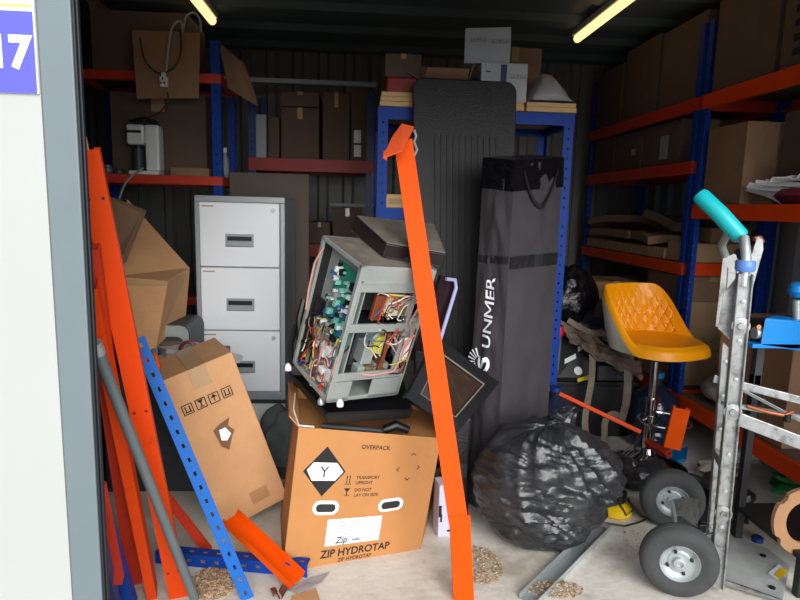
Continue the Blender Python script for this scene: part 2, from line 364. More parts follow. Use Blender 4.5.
# things on top of the middle unit
def symbols(mb, f, x, y, s):       # fragile / this-way-up boxes
    for k in range(3):
        a = x+k*s*1.25
        quads(mb, f, [(a, y, a+s, y+.006), (a, y+s*1.1-.006, a+s, y+s*1.1), (a, y, a+.006, y+s*1.1), (a+s-.006, y, a+s, y+s*1.1)])
        if k != 1: quads(mb, f, [(a+s*.3, y+s*.3, a+s*.38, y+s*.8), (a+s*.6, y+s*.3, a+s*.68, y+s*.8), (a+s*.2, y+s*.2, a+s*.8, y+s*.26)])
        else: poly(mb, f, [(a+s*.25, y+s*.85), (a+s*.75, y+s*.85), (a+s*.5, y+s*.45)]); quads(mb, f, [(a+s*.47, y+s*.2, a+s*.53, y+s*.5), (a+s*.3, y+s*.16, a+s*.7, y+s*.22)])
GPB = mat('grey_white_carton', (190, 192, 196), .7, var=.04)
hx = boxhex((.60, 3.14, 1.852), (.84, 3.42, 2.04), rot=0)
t = carton('lower white carton with blue panel on top of the blue shelf', hx, GPB, tape=None)
mb = MB(); f = hx.front(); quads(mb, f, [(.42, .1, .55, .95)]); mb.build('blue_print', BLUED, t)
mb = MB(); quads(mb, f, [(.1, .74, .2, .78)]); symbols(mb, f, .62, .6, .10); mb.build('black_print', INKG, t)
hx = boxhex((.545, 3.17, 2.043), (.775, 3.40, 2.215), rot=-14)
t = carton('upper white carton printed with handling marks, topmost on the blue shelf', hx, GPB, tape=None)
mb = MB(); f = hx.front(); symbols(mb, f, .12, .6, .1); symbols(mb, f, .6, .55, .1); mb.build('black_print', INKG, t)
carton('plain brown carton standing behind the two white cartons', boxhex((.70, 3.46, 1.852), (1.0, 3.58, 2.20)), CARDD)
hx = boxhex((.30, 3.12, 1.856), (.54, 3.36, 1.90), rot=8, tilt=(0, -16))
open_carton('tilted brown cardboard tray left of the white cartons above the folded table', boxhex((.31, 3.13, 1.852), (.53, 3.38, 1.93)), CARDD, [('back', 5, .13), ('right', 20, .10), ('front', 60, .1), ('left', 60, .1)])
mb = MB(); mb.box((.125, 3.16, 1.875), (.30, 3.45, 1.955)); tag(mb.build('red_storage_tub', REDD, bevel=.01), 'dull red tub on the timber at the left end of the blue shelf', 'tub')
carton('dark brown carton stacked on the red tub by the blue post', boxhex((.115, 3.17, 1.957), (.30, 3.45, 2.07)), CARDX)
mb = MB(); mb.smooth = True       # crumpled plastic bag
def fb(u, v):
    x = .87+.21*u; y = 3.12+.26*v; h = .19*math.sin(PI*min(1, max(0, u)))**.7*math.sin(PI*v)**.6*(1-.4*u)+.012
    return V((x+.02*noise.noise((x*20, y*20, 1)), y, 1.851+max(.002, h+.03*1.6*noise.noise((x*18, y*18, 0))*math.sin(PI*u)*math.sin(PI*v))))
mb.grid(fb, 20, 16); tag(mb.build('plastic_bag', CLEARP, solid=.002), 'crumpled clear plastic bag on the timber at the right end', 'bag')
# items in mid unit below
carton('dark carton on the middle shelf behind the orange post', boxhex((.28, 3.2, 1.302), (.6, 3.5, 1.6)), CARDX)
carton('dark carton low in the blue shelf behind the folded table', boxhex((.3, 3.2, .622), (.8, 3.5, 1.0)), CARDX)

# ---- left unit contents
mats3 = (CARDX, CARDD)
hx = boxhex((-1.50, 3.62, 2.022), (-.98, 4.0, 2.34))
t = open_carton('open brown carton on the top left shelf with a flap hanging down', Hex(hx.p), CARDX, [('left', 20, .12)])
mb = MB()
a0, a1, a2, a3 = P(132, 30, 3.55), P(200, 33, 3.55), P(199, 98, 3.53), P(137, 99, 3.53)
mb.add([a0, a1, a2, a3], [(0, 1, 2, 3)]); mb.build('hanging_flap', CARDD, t, solid=.006)
hx = boxhex((-1.47, 3.75, 1.453), (-.92, 4.02, 1.93))
carton('wide brown carton at the back of the left middle shelf', hx, CARDX)
carton('flat pale carton right of the white machine on the left shelf', boxhex((-1.10, 3.63, 1.453), (-.88, 3.74, 1.50)), CARDD, tape=None)
hx = boxhex((-1.0, 3.2, 0), (-.8, 3.4, .1))
t = thing('paper_flap_board', 'brown cardboard sheet curling beside the top of the left blue post', 'cardboard')
mb = MB(); a0, a1, a2, a3 = P(218, 42, 3.62), P(243, 62, 3.7), P(258, 106, 3.7), P(228, 88, 3.62)
def fcurl(u, v):
    p = a0.lerp(a1, u).lerp(a3.lerp(a2, u), v); return p+V((0, .05*math.sin(PI*u), .02*math.sin(PI*v)))
mb.grid(fcurl, 8, 8); mb.build('sheet', CARDD, t, solid=.005)
# white machine (grinder)
t = T_M = thing('tabletop_machine', 'small white tabletop machine on the left shelf beneath the hanging plug', 'machine')
cx, cy = -1.245, 3.675
mb = MB(); mb.box((-1.33, 3.61, 1.453), (-1.16, 3.72, 1.475)); mb.build('base', WHITE, t, bevel=.008)
mb = MB(); mb.box((-1.235, 3.62, 1.475), (-1.155, 3.71, 1.735)); mb.build('column', WHITE, t, bevel=.012)
mb = MB(); mb.box((-1.335, 3.612, 1.62), (-1.236, 3.705, 1.735)); mb.build('head', WHITE, t, bevel=.014)
mb = MB(); mb.box((-1.33, 3.6095, 1.685), (-1.25, 3.6125, 1.7)); mb.build('slot', BLK, t)
mb = MB(); mb.cyl((-1.285, 3.66, 1.475), (-1.285, 3.66, 1.60), .032, .036); mb.build('cup', GREYD, t)
mb = MB(); mb.cyl((-1.285, 3.66, 1.602), (-1.285, 3.66, 1.62), .02); mb.build('spout', BLK, t)
mb = MB(); mb.lathe([(.0, 1.737), (.085, 1.737), (.08, 1.755), (.03, 1.775), (0, 1.778)], 20, Matrix.Translation((-1.25, 3.662, 0))); mb.build('lid', BLK, t)
# cable with plug
t = thing('hanging_cable', 'dark cable with a white plug hanging in front of the top left carton', 'cable')
mb = MB()
def curve(pp, Y, n=6):
    ps = [P(x, y, Y) for x, y in pp]; out = []
    for i in range(len(ps)-1):
        p0 = ps[max(i-1, 0)]; p1 = ps[i]; p2 = ps[i+1]; p3 = ps[min(i+2, len(ps)-1)]
        for k in range(n):
            s = k/n; out.append(.5*((2*p1)+(p2-p0)*s+(2*p0-5*p1+4*p2-p3)*s*s+(3*p1-p0-3*p2+p3)*s**3))
    out.append(ps[-1]); return out
mb.tube(curve([(140, 38), (145, 60), (155, 71), (164, 73), (176, 65), (181, 50), (180, 30)], 3.5), .005, 6)
mb.tube(curve([(167, 92), (168, 100), (160, 112), (146, 119), (135, 123)], 3.5), .004, 6); mb.build('dark_flex', BLK, t)
mb = MB(); mb.tube(curve([(166, 72), (168, 50), (172, 28), (180, 21), (183, 32)], 3.5), .006, 6)
mb.tube(curve([(183, 30), (186, 17), (194, 13), (200, 20), (201, 32)], 3.5), .006, 6); mb.build('grey_flex', FROST, t)
mb = MB(); c = P(164, 82, 3.5); mb.cbox(c, (.04, .035, .055)); mb.cbox(c+V((0, 0, .035)), (.022, .022, .03)); mb.build('plug', WHITE, t, bevel=.006)
mb = MB()
for dx in (-.01, .01): mb.cbox(c+V((dx, -.02, -.008)), (.006, .014, .01))
mb.cbox(c+V((0, -.02, .014)), (.006, .014, .012)); mb.build('plug_pins', BLK, t)
mb = MB(); mb.tube(curve([(143, 168), (132, 176), (124, 186), (119, 200)], 3.52), .006, 6); mb.build('mains_cable', FROST, T_M)
# bric-a-brac on the left shelf
for i, (px, w, h, m, lb) in enumerate(((100, .05, .04, GREYD, 'small grey tin at the left end of the left shelf'), (108, .06, .05, GREYP, 'grey metal fitting beside the small tin'), (119, .07, .035, GREYD, 'dark small part left of the white machine'))):
    c = P(px, 168, 3.66); mb = MB(); mb.lathe([(w/2*.9, 0), (w/2, .004), (w/2, h*.6), (w/3, h*.75), (w/3, h)], 14, Matrix.Translation((c.x, 3.66, 1.453))); tag(mb.build(('small_tin', 'metal_fitting', 'machine_part')[i], m), lb, 'part')
t = thing('spray_bottle', 'white narrow bottle right of the left blue post', 'bottle')
c = P(222, 165, 3.75); mb = MB(); mb.lathe([(.02, 0), (.024, .005), (.024, .12), (.01, .15), (.01, .16)], 14, Matrix.Translation((-.845, 3.9, 1.453))); mb.build('bottle_body', FROST, t)
mb = MB(); mb.lathe([(.013, .16), (.013, .19)], 12, Matrix.Translation((-.845, 3.9, 1.453))); mb.build('cap', WHITE, t)
# lower-left shelf things: leaning big boxes are below

# ---- centre back unit contents (y 4.3..4.8)
def cb(px0, px1, pt, m, lb, z=1.622, Y=4.33, D=.35, tape='top', nm='cardboard_box'):
    a, b = P(px0, pt, Y), P(px1, pt, Y); return carton(lb, boxhex((a.x, Y, z), (b.x, Y+D, a.z)), m, tape=tape, name=nm)
cb(253, 266, 114, FROST, 'narrow white carton at the left end of the back shelf', tape=None)
cb(268, 279, 117, CARDX, 'narrow dark carton next to the narrow white one', tape=None)
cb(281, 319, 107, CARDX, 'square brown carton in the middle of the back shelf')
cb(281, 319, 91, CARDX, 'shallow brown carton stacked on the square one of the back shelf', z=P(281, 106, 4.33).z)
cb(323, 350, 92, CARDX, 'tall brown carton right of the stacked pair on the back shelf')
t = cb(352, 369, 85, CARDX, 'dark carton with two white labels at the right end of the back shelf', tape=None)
mb = MB()
for y0, y1 in ((130, 143), (145, 157)):
    a, b = P(354, y0, 4.322), P(361, y1, 4.322); mb.box((a.x, 4.324, b.z), (b.x, 4.328, a.z))
mb.build('label', WHITE, t)
cb(309, 330, 222, CARDX, 'brown carton on the lower back shelf beside the brown board', z=1.032)
cb(333, 362, 208, CARDX, 'slanting brown carton on the lower back shelf behind the machine', z=1.032)
mb = MB(); a = P(330, 203, 4.95); mb.box((a.x, 4.95, a.z-.025), (a.x+.8, 4.975, a.z)); structure('trim_4', mb, FROST)
# brown board behind cabinet
mb = MB(); a = P(228, 172, 3.66); b = P(309, 174, 3.66)
mb.box((-.77, 3.66, 0), (b.x, 3.675, a.z)); tag(mb.build('brown_board', mat('dark_brown_board', (96, 84, 74), .8, var=.08, scale=3), bevel=.002), 'tall plain brown board standing behind the filing cabinet', 'board')

# ---- corner unit A contents
hA = []
def ca(lb, x0, x1, y0, y1, z0, z1, m=CARDX, rot=0, tape='top', grp=None): return carton(lb, boxhex((x0, y0, z0), (x1, y1, z1), rot), m, tape=tape, group=grp)
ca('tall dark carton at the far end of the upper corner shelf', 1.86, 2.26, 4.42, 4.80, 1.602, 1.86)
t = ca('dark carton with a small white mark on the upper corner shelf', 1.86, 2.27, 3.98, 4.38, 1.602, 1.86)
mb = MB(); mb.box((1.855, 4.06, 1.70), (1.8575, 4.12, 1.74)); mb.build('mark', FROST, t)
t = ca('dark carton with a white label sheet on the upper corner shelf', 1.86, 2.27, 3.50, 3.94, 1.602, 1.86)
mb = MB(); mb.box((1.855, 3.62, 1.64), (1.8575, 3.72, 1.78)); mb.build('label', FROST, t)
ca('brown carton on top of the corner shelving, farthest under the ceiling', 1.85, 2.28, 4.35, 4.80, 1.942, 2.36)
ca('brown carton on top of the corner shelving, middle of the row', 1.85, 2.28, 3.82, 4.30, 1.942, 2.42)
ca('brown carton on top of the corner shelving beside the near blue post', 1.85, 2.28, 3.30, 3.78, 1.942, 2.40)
# flat-packed cartons on the lower level
for k, (y0, y1, z0, dz) in enumerate(((4.45, 4.80, 0, .07), (4.22, 4.44, 0, .065), (3.98, 4.21, 0, .065), (3.76, 3.97, 0, .065), (3.54, 3.75, 0, .065))):
    t = carton(('flat carton bundle at the far end of the corner shelf', 'second flat carton bundle from the far end of the corner shelf', 'flat carton bundle in the middle of the corner shelf row', 'flat carton bundle fourth from the far end of the corner shelf', 'flat carton bundle nearest the blue post in the row')[k], boxhex((1.85, y0, 1.037), (2.26, y1, 1.037+dz)), CARDP, tape=None, name='flat_carton_bundle', group='flat carton bundles on the lower corner shelf')
t = carton('flat carton with a round dark logo, behind the hand truck handle', boxhex((1.86, 3.30, 1.037), (2.27, 3.52, 1.145)), CARDP, tape=None, name='flat_carton')
mb = MB(); ring = [(2.17+.035*math.cos(a*PI/8), 1.09+.035*math.sin(a*PI/8)) for a in range(16)]; poly(mb, lambda x, z: V((x, 3.2975, z)), ring); mb.build('round_logo', INKG, t)
carton('pale carton lying on the flat carton behind the teal grip', boxhex((2.0, 3.34, 1.147), (2.26, 3.54, 1.235), rot=6), CARDD, tape='top')
def slab(lb, c, d, rot, tilt, m=CARDD):
    mb = MB(); mb.M = Matrix.Translation(c) @ Euler((R(tilt[0]), R(tilt[1]), R(rot))).to_matrix().to_4x4()
    def fs(u, v): return V(((u-.5)*d[0], (v-.5)*d[1], .012*math.sin(u*5+v*3)))
    mb.grid(fs, 8, 8); t = thing('flattened_carton', lb, 'cardboard'); mb.build('sheet', m, t, solid=d[2], soff=1)
    return t
slab('long flattened carton lying across the far bundles', (2.0, 4.35, 1.125), (.36, .62, .05), 4, (0, 2))
slab('curled flattened carton heaped on top at the far end', (2.02, 4.50, 1.21), (.34, .45, .05), 14, (-4, 6))
slab('flattened carton lying on the nearer bundles beside the post', (2.0, 3.84, 1.13), (.34, .42, .05), -8, (3, -2))
slab('dark flattened carton leaning at an angle by the blue post', (2.03, 3.70, 1.22), (.36, .34, .05), 10, (14, 8), CARDX)
# under the corner shelf
t = ca('large pale carton with faint green letters on the bottom shelf behind the stool', 1.86, 2.28, 3.36, 3.78, .292, .80, CARDP)
GRN = mat('faded_green_print', (140, 150, 96), .8)
mb = MB(); text(mb, lambda x, z: V((x, 3.357, z)), 'OASIS', 2.07, .50, .14, bold=.01); mb.build('green_print', GRN, t)
ca('shallow brown carton on top of the pale lettered carton', 1.86, 2.28, 3.35, 3.74, .802, .955, CARDD)
ca('brown carton further back under the corner shelf', 1.87, 2.27, 3.84, 4.3, .292, .85, CARDD)
ca('brown carton at the far end under the corner shelf', 1.87, 2.27, 4.36, 4.78, .292, .76, CARDD)

# ---- near right unit contents
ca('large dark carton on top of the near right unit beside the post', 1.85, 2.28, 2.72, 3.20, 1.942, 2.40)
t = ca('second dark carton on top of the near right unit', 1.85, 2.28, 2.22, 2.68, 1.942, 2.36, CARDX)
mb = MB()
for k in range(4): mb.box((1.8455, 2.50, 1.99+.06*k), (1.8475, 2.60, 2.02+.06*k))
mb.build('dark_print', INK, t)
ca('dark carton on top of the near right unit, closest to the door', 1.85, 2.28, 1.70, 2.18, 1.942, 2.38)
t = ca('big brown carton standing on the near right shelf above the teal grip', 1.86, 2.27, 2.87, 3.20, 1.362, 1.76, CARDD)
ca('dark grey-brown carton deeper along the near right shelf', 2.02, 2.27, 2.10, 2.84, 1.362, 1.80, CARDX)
# white papers / bags
t = thing('paper_bundle', 'heap of white papers and wrappers with maroon packet on the near right shelf', 'papers')
for k in range(7):
    mb = MB(); mb.M = Matrix.Translation((1.915+.008*k, 2.76-.05*k, 1.41+.022*k)) @ Euler((R(20-8*k), R(-25+9*k), R(30*k))).to_matrix().to_4x4()
    mb.grid(lambda u, v: V(((u-.5)*.05, (v-.5)*.24, .01*math.sin(6*u+4*v+k))), 6, 6); mb.build('sheet', PAPER, t, solid=.002)
mb = MB(); mb.smooth = True; mb.M = Matrix.Translation((1.91, 2.55, 1.40)); mb.lathe([(0, -.035), (.03, -.03), (.045, 0), (.03, .03), (0, .035)], 14, Matrix.Scale(3.2, 4, (0, 1, 0))); mb.build('packet', MAROON, t)
# bottom shelf
t = thing('storage_sack', 'pale beige sack lying on the bottom orange shelf behind the hand truck', 'sack')
mb = MB(); mb.smooth = True
def sack(c, s, seed, m=.12):
    def f(u, v):
        a = 2*PI*u; b = PI*(v-.5); x, y, z = math.cos(b)*math.cos(a), math.cos(b)*math.sin(a), math.sin(b)
        k = 1+m*noise.noise((x*2+seed, y*2, z*2)); px_, py_, pz_ = x*k*s[0], y*k*s[1], z*k*s[2]
        return V((c[0]+px_, c[1]+py_, c[2]+max(-s[2]*.8, pz_)))
    return f
SACKM = mat('pale_sacking', (168, 160, 146), .9, var=.15, scale=5, bump=.5, bscale=14)
mb.grid(sack((2.07, 2.985, .292+.075), (.19, .20, .09), 2), 30, 18); mb.build('sack_body', SACKM, t)
ca('brown carton on the bottom shelf behind the blue bench tool', 1.87, 2.28, 2.40, 2.76, .292, .84, CARDD, tape='top')

# ================================================================= left foreground group
# filing cabinet
t = thing('filing_cabinet', 'white three drawer filing cabinet with grey edges', 'cabinet')
X0, X1, Y0, Z0, Z1 = -.822, -.377, 3.08, .285, 1.338
mb = MB(); mb.box((X0, Y0+.02, Z0), (X1, Y0+.50, Z1)); mb.build('carcass', CABG, t, bevel=.004)
mb = MB(); mb.box((X0, Y0, Z1-.03), (X1, Y0+.02, Z1)); mb.box((X0, Y0, Z0), (X0+.022, Y0+.02, Z1-.03)); mb.box((X1-.022, Y0, Z0), (X1, Y0+.02, Z1-.03)); mb.box((X0+.022, Y0, Z0), (X1-.022, Y0+.02, Z0+.045)); mb.build('front_frame', CABG, t, bevel=.003)
dh = (Z1-.03-Z0-.045)/3
for k in range(3):
    z1 = Z1-.032-k*dh; z0 = z1-dh+.006; xa, xb = X0+.026, X1-.026
    d = MB(); d.box((xa, Y0-.012, z0), (xb, Y0+.018, z1)); dr = d.build('drawer', CABW, t, bevel=.004)
    xc = (xa+xb)/2; zc = z1-.165-.02
    h = MB(); h.box((xc-.07, Y0-.017, zc-.035), (xc+.07, Y0-.0125, zc+.03)); ho = h.build('handle_plate', CABG, dr, bevel=.002)
    g = MB(); g.box((xc-.06, Y0-.019, zc-.004), (xc+.06, Y0-.0165, zc+.018)); g.build('grip_recess', BLK, dr)
    g = MB(); g.box((xc-.062, Y0-.028, zc-.03), (xc+.062, Y0-.017, zc-.012)); g.build('handle', CABG, dr, bevel=.003)
    g = MB(); g.box((xa+.012, Y0-.0135, z1-.022), (xa+.07, Y0-.0121, z1-.016)); g.build('index_label', CARDP, dr)
    if k != 1:
        g = MB(); g.lathe([(0, 0), (.011, 0), (.011, .006), (0, .006)], 16, Matrix.Translation((xb-.03, Y0-.012, z1-.035)) @ Matrix.Rotation(PI/2, 4, 'X')); g.build('lock', STEEL, dr)
mb = MB(); mb.box((-.80, 3.10, 0), (-.38, 3.5, .284)); t = thing('low_white_unit', 'low white box under the filing cabinet', 'box'); mb.build('box_body', WHITE, t, bevel=.008)
mb = MB(); mb.box((-.81, 3.092, .262), (-.37, 3.099, .282)); mb.build('rim', GREYD, t)
# dark fabric heap between
mb = MB(); mb.smooth = True; mb.grid(sack((-.36, 2.86, .13), (.13, .16, .17), 5, .4), 24, 16); tag(mb.build('dark_cloth_heap', mat('grey_green_cloth', (78, 84, 84), .9, var=.2, bump=.5, bscale=14)), 'crumpled grey cloth on the floor below the filing cabinet', 'cloth')

# dark crate carrying the grey appliance; brown cartons at the left
mb = MB(); mb.box((-1.12, 2.62, 0), (-.66, 3.04, .58)); t = thing('grey_storage_crate', 'dark grey crate under the pale rounded appliance left of the cabinet', 'crate'); mb.build('crate_body', GREYD, t, bevel=.01)
mb = MB(); mb.box((-1.13, 2.61, .555), (-.65, 3.05, .583)); mb.build('rim', BLK, t, bevel=.004)
t = thing('rounded_appliance', 'dark appliance with rounded silver front left of the filing cabinet', 'appliance')
mb = MB(); mb.M = Matrix.Translation((-.845, 2.72, .585))
prof = [(-.085, 0), (.085, 0), (.085, .13)]+[(.085-.04+.04*math.cos(a), .13+.04*math.sin(a)) for a in (0, .5, 1., PI/2)]+[(-.045, .17)]+[(-.045-.04*math.sin(a), .13+.04*math.cos(a)) for a in (.5, 1., PI/2)]
mb.prism(prof, 0, .25); mb.build('case', GREYD, t, bevel=.003)
mb = MB(); mb.M = Matrix.Translation((-.845, 2.712, .585)); o = [(x*.96, .003+z*.96) for x, z in prof]; i_ = [(x*.68, .0+z*.68) for x, z in prof]
n = len(o); vs = [(x, 0, z) for x, z in o]+[(x, 0, z) for x, z in i_]; mb.add(vs, [(i, i+1, i+1+n, i+n) for i in range(1, n-1)]+[(n-1, 0, n, 2*n-1)]); mb.build('front_trim', STEELM, t, solid=.004)
mb = MB(); mb.box((-.89, 2.7115, .59), (-.80, 2.7145, .68)); mb.build('brown_panel', CARDX, t)

hx = Hex([P(118, 365, 2.62), P(156, 348, 2.62), P(186, 318, 2.95), P(140, 330, 3.0), P(113, 277, 2.6), P(168, 281, 2.6), P(190, 268, 2.95), P(127, 198, 3.1)])
t = carton('large tilted brown carton stacked left of the filing cabinet', hx, CARD, tape=None)
mb = MB(); f = hx.front(.004); quads(mb, f, [(.0, .93, 1, 1.0)]); mb.build('ragged_tape', TAPE, t)
hx = Hex([P(86, 300, 2.6), P(114, 276, 2.5), P(126, 262, 2.58), P(90, 290, 2.85), P(88, 190, 2.6), P(143, 214, 2.46), P(147, 210, 2.55), P(112, 197, 2.8)])
carton('greyish brown carton leaning on the large tilted one, behind the orange beams', hx, CARDD, tape=None)
# support stack under the cartons
mb = MB(); mb.box((-1.55, 2.5, 0), (-1.14, 3.05, .63)); t = thing('grey_storage_bin', 'dark storage bin beneath the tilted cartons at left', 'bin'); mb.build('bin_body', GREYD, t, bevel=.02)
mb = MB(); mb.box((-1.56, 2.49, .605), (-1.13, 3.06, .64)); mb.build('lid', BLK, t, bevel=.008)
# thin cardboard strip by the door edge
mb = MB(); a, b, c, d = P(82, 118, 1.62), P(96, 184, 1.6), P(90, 190, 1.6), P(81, 150, 1.62); mb.add([a, b, c, d], [(0, 1, 2, 3)]); tag(mb.build('cardboard_strip', CARD, solid=.004), 'narrow cardboard strip tucked beside the top of the orange beam', 'cardboard')

# leaning box (front left)
M = Matrix.Translation((-.5254, 2.2502, .0102)) @ Euler((-.0317, -.3262, .4325), 'XYZ').to_matrix().to_4x4()
D = (.285, .335, .67)
hx = Hex([M @ V((a*D[0], b*D[1], c*D[2])) for a, b, c in ((0, 0, 0), (1, 0, 0), (1, 1, 0), (0, 1, 0), (0, 0, 1), (1, 0, 1), (1, 1, 1), (0, 1, 1))])
t = carton('torn brown carton leaning in front of the filing cabinet', hx, CARD, tape=None)
f = hx.front(.003); mb = MB()
quads(mb, lambda a, b: hx.T(a, b, 1)+V((0, 0, .003)), [(.38, 0, .62, 1)]); quads(mb, f, [(.38, .88, .62, 1.0)]); mb.build('clear_tape', TAPE, t)
mb = MB(); quads(mb, f, [(.52, .07, .78, .15)]); mb.build('tape_patch', mat('darker_tape', (170, 126, 88), .4), t)
mb = MB()
asp = D[0]/D[2]
for k in range(4):
    s = .14; x = .14+k*.18; y = .76; h = s*asp*1.05; e = .012; ey = e*asp
    quads(mb, f, [(x, y, x+s, y+ey), (x, y+h-ey, x+s, y+h), (x, y, x+e, y+h), (x+s-e, y, x+s, y+h)])
    if k in (0, 3): quads(mb, f, [(x+.035, y+.018, x+.05, y+.05), (x+.09, y+.018, x+.105, y+.05), (x+.025, y+.012, x+.115, y+.018)])
    elif k == 1: poly(mb, f, [(x+.03, y+.055), (x+.11, y+.055), (x+.07, y+.03)]); quads(mb, f, [(x+.062, y+.014, x+.078, y+.035), (x+.04, y+.01, x+.1, y+.015)])
    else: poly(mb, f, [(x+.025, y+.035), (x+.07, y+.055), (x+.115, y+.035)]); quads(mb, f, [(x+.064, y+.012, x+.076, y+.04)])
mb.build('handling_marks', INK, t)
mb = MB(); poly(mb, f, [(.42, .50), (.50, .46), (.60, .53), (.66, .56), (.60, .60), (.66, .645), (.5, .63), (.40, .61)]); mb.build('torn_hole', mat('torn_edge_brown', (120, 84, 58), .9), t)
mb = MB(); poly(mb, hx.front(.006), [(.45, .535), (.52, .52), (.60, .55), (.56, .6), (.47, .6)]); mb.build('white_foam', PAPER, t)
# wrapped stuff on its top
t = thing('film_wrapped_bundle', 'clear film and brown card bundle lying behind the top of the torn carton', 'wrapping')
mb = MB(); mb.smooth = True; c = P(195, 352, 2.72); mb.grid(sack((c.x, 2.72, c.z-.02), (.17, .07, .06), 9, .6), 24, 14); mb.build('film', CLEARP, t)
mb = MB(); mb.cbox((c.x-.03, 2.74, c.z-.04), (.22, .1, .05)); mb.build('card', CARDP, t, bevel=.004)
mb = MB(); mb.tube([P(188+8*math.cos(a/8*PI), 350-8*math.sin(a/8*PI), 2.66) for a in range(9)], .008, 8); tag(mb.build('dark_red_loop', mat('dark_red_rubber', (96, 34, 44), .4)), 'dark red rubber loop over the film wrapped bundle', 'loop')
# small orange clip
mb = MB(); pts = [P(x, y, 2.2) for x, y in ((146, 360), (155, 354), (159, 366), (155, 382), (149, 376), (146, 366))]; mb.tube(pts, .012, 6, closed=True, flat=(1, .6)); tag(mb.build('orange_clip', ORANGEB), 'small orange looped bracket above the leaning blue upright', 'bracket')

# ---- leaning beams at left
def lean_beam(name, label, p0, p1, h, d, nrm, m, cat='beam', group=None, joint=False):
    mb = MB(); c_beam(mb, p0, p1, h, d, nrm); o = mb.build(name, m); return tag(o, label, cat, group)
GR = None
p0 = Z(170, 606); p1 = P(84, 150, 1.50)
def zdir(p0, p1, n): return None
# beam with two visible faces: width along x-ish, open back
def stick(name, label, p0, p1, w, d, m, nrm=(0.15, -1, .2), cat='beam', holes=True, end=False):
    p0, p1 = V(p0), V(p1); t = thing(name, label, cat)
    mb = MB(); x = (p1-p0).normalized(); n = V(nrm); n = (n-x*n.dot(x)).normalized(); s = x.cross(n).normalized()
    if s.x < 0: s = -s
    a = p0-s*w/2; th = .003; prof = [(0, 0), (w, 0), (w, d), (w-.015, d), (w-.015, d-th), (w-th, d-th), (w-th, th), (th, th), (th, d-th), (.015, d-th), (.015, d), (0, d)]
    nn = len(prof); vs = [p0+s*(u-w/2)-n*v for u, v in prof]+[p1+s*(u-w/2)-n*v for u, v in prof]
    mb.add(vs, [(i, (i+1) % nn, (i+1) % nn+nn, i+nn) for i in range(nn)])
    for base in (0, nn): mb.add([vs[base+i] for i in range(nn)], [(0, 1, 6, 7), (1, 2, 5, 6), (2, 3, 4, 5), (0, 7, 8, 11), (11, 8, 9, 10)])
    mb.build('beam_body', m, t)
    if holes:
        g = MB(); L = (p1-p0).length
        for q in (.08, .5, .92):
            for e in (-.016, .016):
                c = p0+x*(L*q)+n*.001+s*e; g.add([c+(s*math.cos(k*PI/4)+x*math.sin(k*PI/4))*.004 for k in range(8)], [tuple(range(8))])
        g.build('rivet_holes', BLKM, t)
    return t, x, s, n
stick('orange_shelf_beam', 'tallest orange beam leaning inside the left door jamb, reaching highest', Z(176, 604)+V((0, .03, 0)), P(86, 150, 1.50), .056, .035, ORANGE, nrm=(.25, -1, .2))
stick('orange_shelf_beam', 'shorter red-orange beam left of the tall one, lower half of the jamb', Z(149, 606)+V((0, .03, 0)), P(90, 290, 1.46), .030, .06, ORANGE, nrm=(.25, -1, .2), holes=False)
stick('orange_shelf_beam', 'dark red beam behind the grey pipe, closest to the door jamb', Z(128, 596)+V((0, .06, 0)), P(88, 250, 1.48), .045, .04, REDO, nrm=(.25, -1, .2), holes=False)
stick('orange_shelf_beam', 'red-orange beam angled low behind the leaning carton', P(150, 478, 2.10), Z(208, 552), .03, .02, REDO, nrm=(-.1, -1, .3), holes=False)
t = thing('grey_pipe', 'grey steel pipe leaning across the orange beams at left', 'pipe')
q0, q1 = Z(194, 606)+V((0, .01, .02)), P(95, 344, 1.44); mb = MB(); mb.cyl(q0, q1, .0145, n=20); mb.build('tube', GREYP, t)
mb = MB(); mb.cyl(q1-(q1-q0).normalized()*.03, q1+(q1-q0).normalized()*.004, .0165); mb.build('collar', STEEL, t)
# leaning blue upright with slots
p0 = Z(247, 603)+V((0, .02, 0)); p1 = P(138, 338, 1.86); x = (p1-p0).normalized(); n = V((.25, -1, .15)); n = (n-x*n.dot(x)).normalized(); s = x.cross(n); s = s if s.x > 0 else -s
t = thing('slotted_upright', 'bright blue slotted upright leaning in front of the torn carton', 'upright'); Lh = (p1-p0).length
mb = MB(); vs, fs = strip(Lh, .040, .048, .22, .30); mb.add([p0+s*(a-.020)+x*b for a, b in vs], fs); mb.build('slotted_face', BLUEL, t, solid=.0025)
mb = MB(); vs, fs = strip(Lh, .035, .048, .3, .36); mb.add([p0-s*.020-n*a+x*b for a, b in vs], fs); mb.build('side_flange', BLUEL, t, solid=.0025)
# low blue pieces at jamb
t, *_ = stick('blue_upright_piece', 'dark blue upright standing low against the door jamb', Z(128, 612)+V((0, .02, 0)), P(98, 510, 1.52), .035, .03, BLUE, holes=False)
stick('blue_upright_piece', 'second dark blue piece nearest the seal at bottom left', Z(113, 620)+V((0, .02, 0)), P(97, 545, 1.42), .025, .03, BLUED, holes=False)
stick('orange_shelf_beam', 'small red beam end just above the dark blue piece by the jamb', P(118, 585, 1.62), P(99, 490, 1.5), .022, .03, REDO, holes=False)
# blue upright lying on floor
p0 = Z(182, 566); p1 = Z(300, 588)+V((0, .06, 0)); x = (p1-p0).normalized(); y = V((-x.y, x.x, 0))
t = thing('slotted_upright', 'dark blue slotted upright lying on the floor under the torn carton', 'upright')
mb = MB(); vs, fs = strip((p1-p0).length+.12, .045, .05, .3, .35); mb.add([p0+x*(b-.1)+V((0, 0, .002+a)) for a, b in vs], fs); mb.build('slotted_face', BLUE, t, solid=.0025)
mb = MB(); mb.add([p0+x*(b-.1)+V((0, 0, .047))+y*a for a, b in vs], fs); mb.build('top_flange', BLUE, t, solid=.0025)
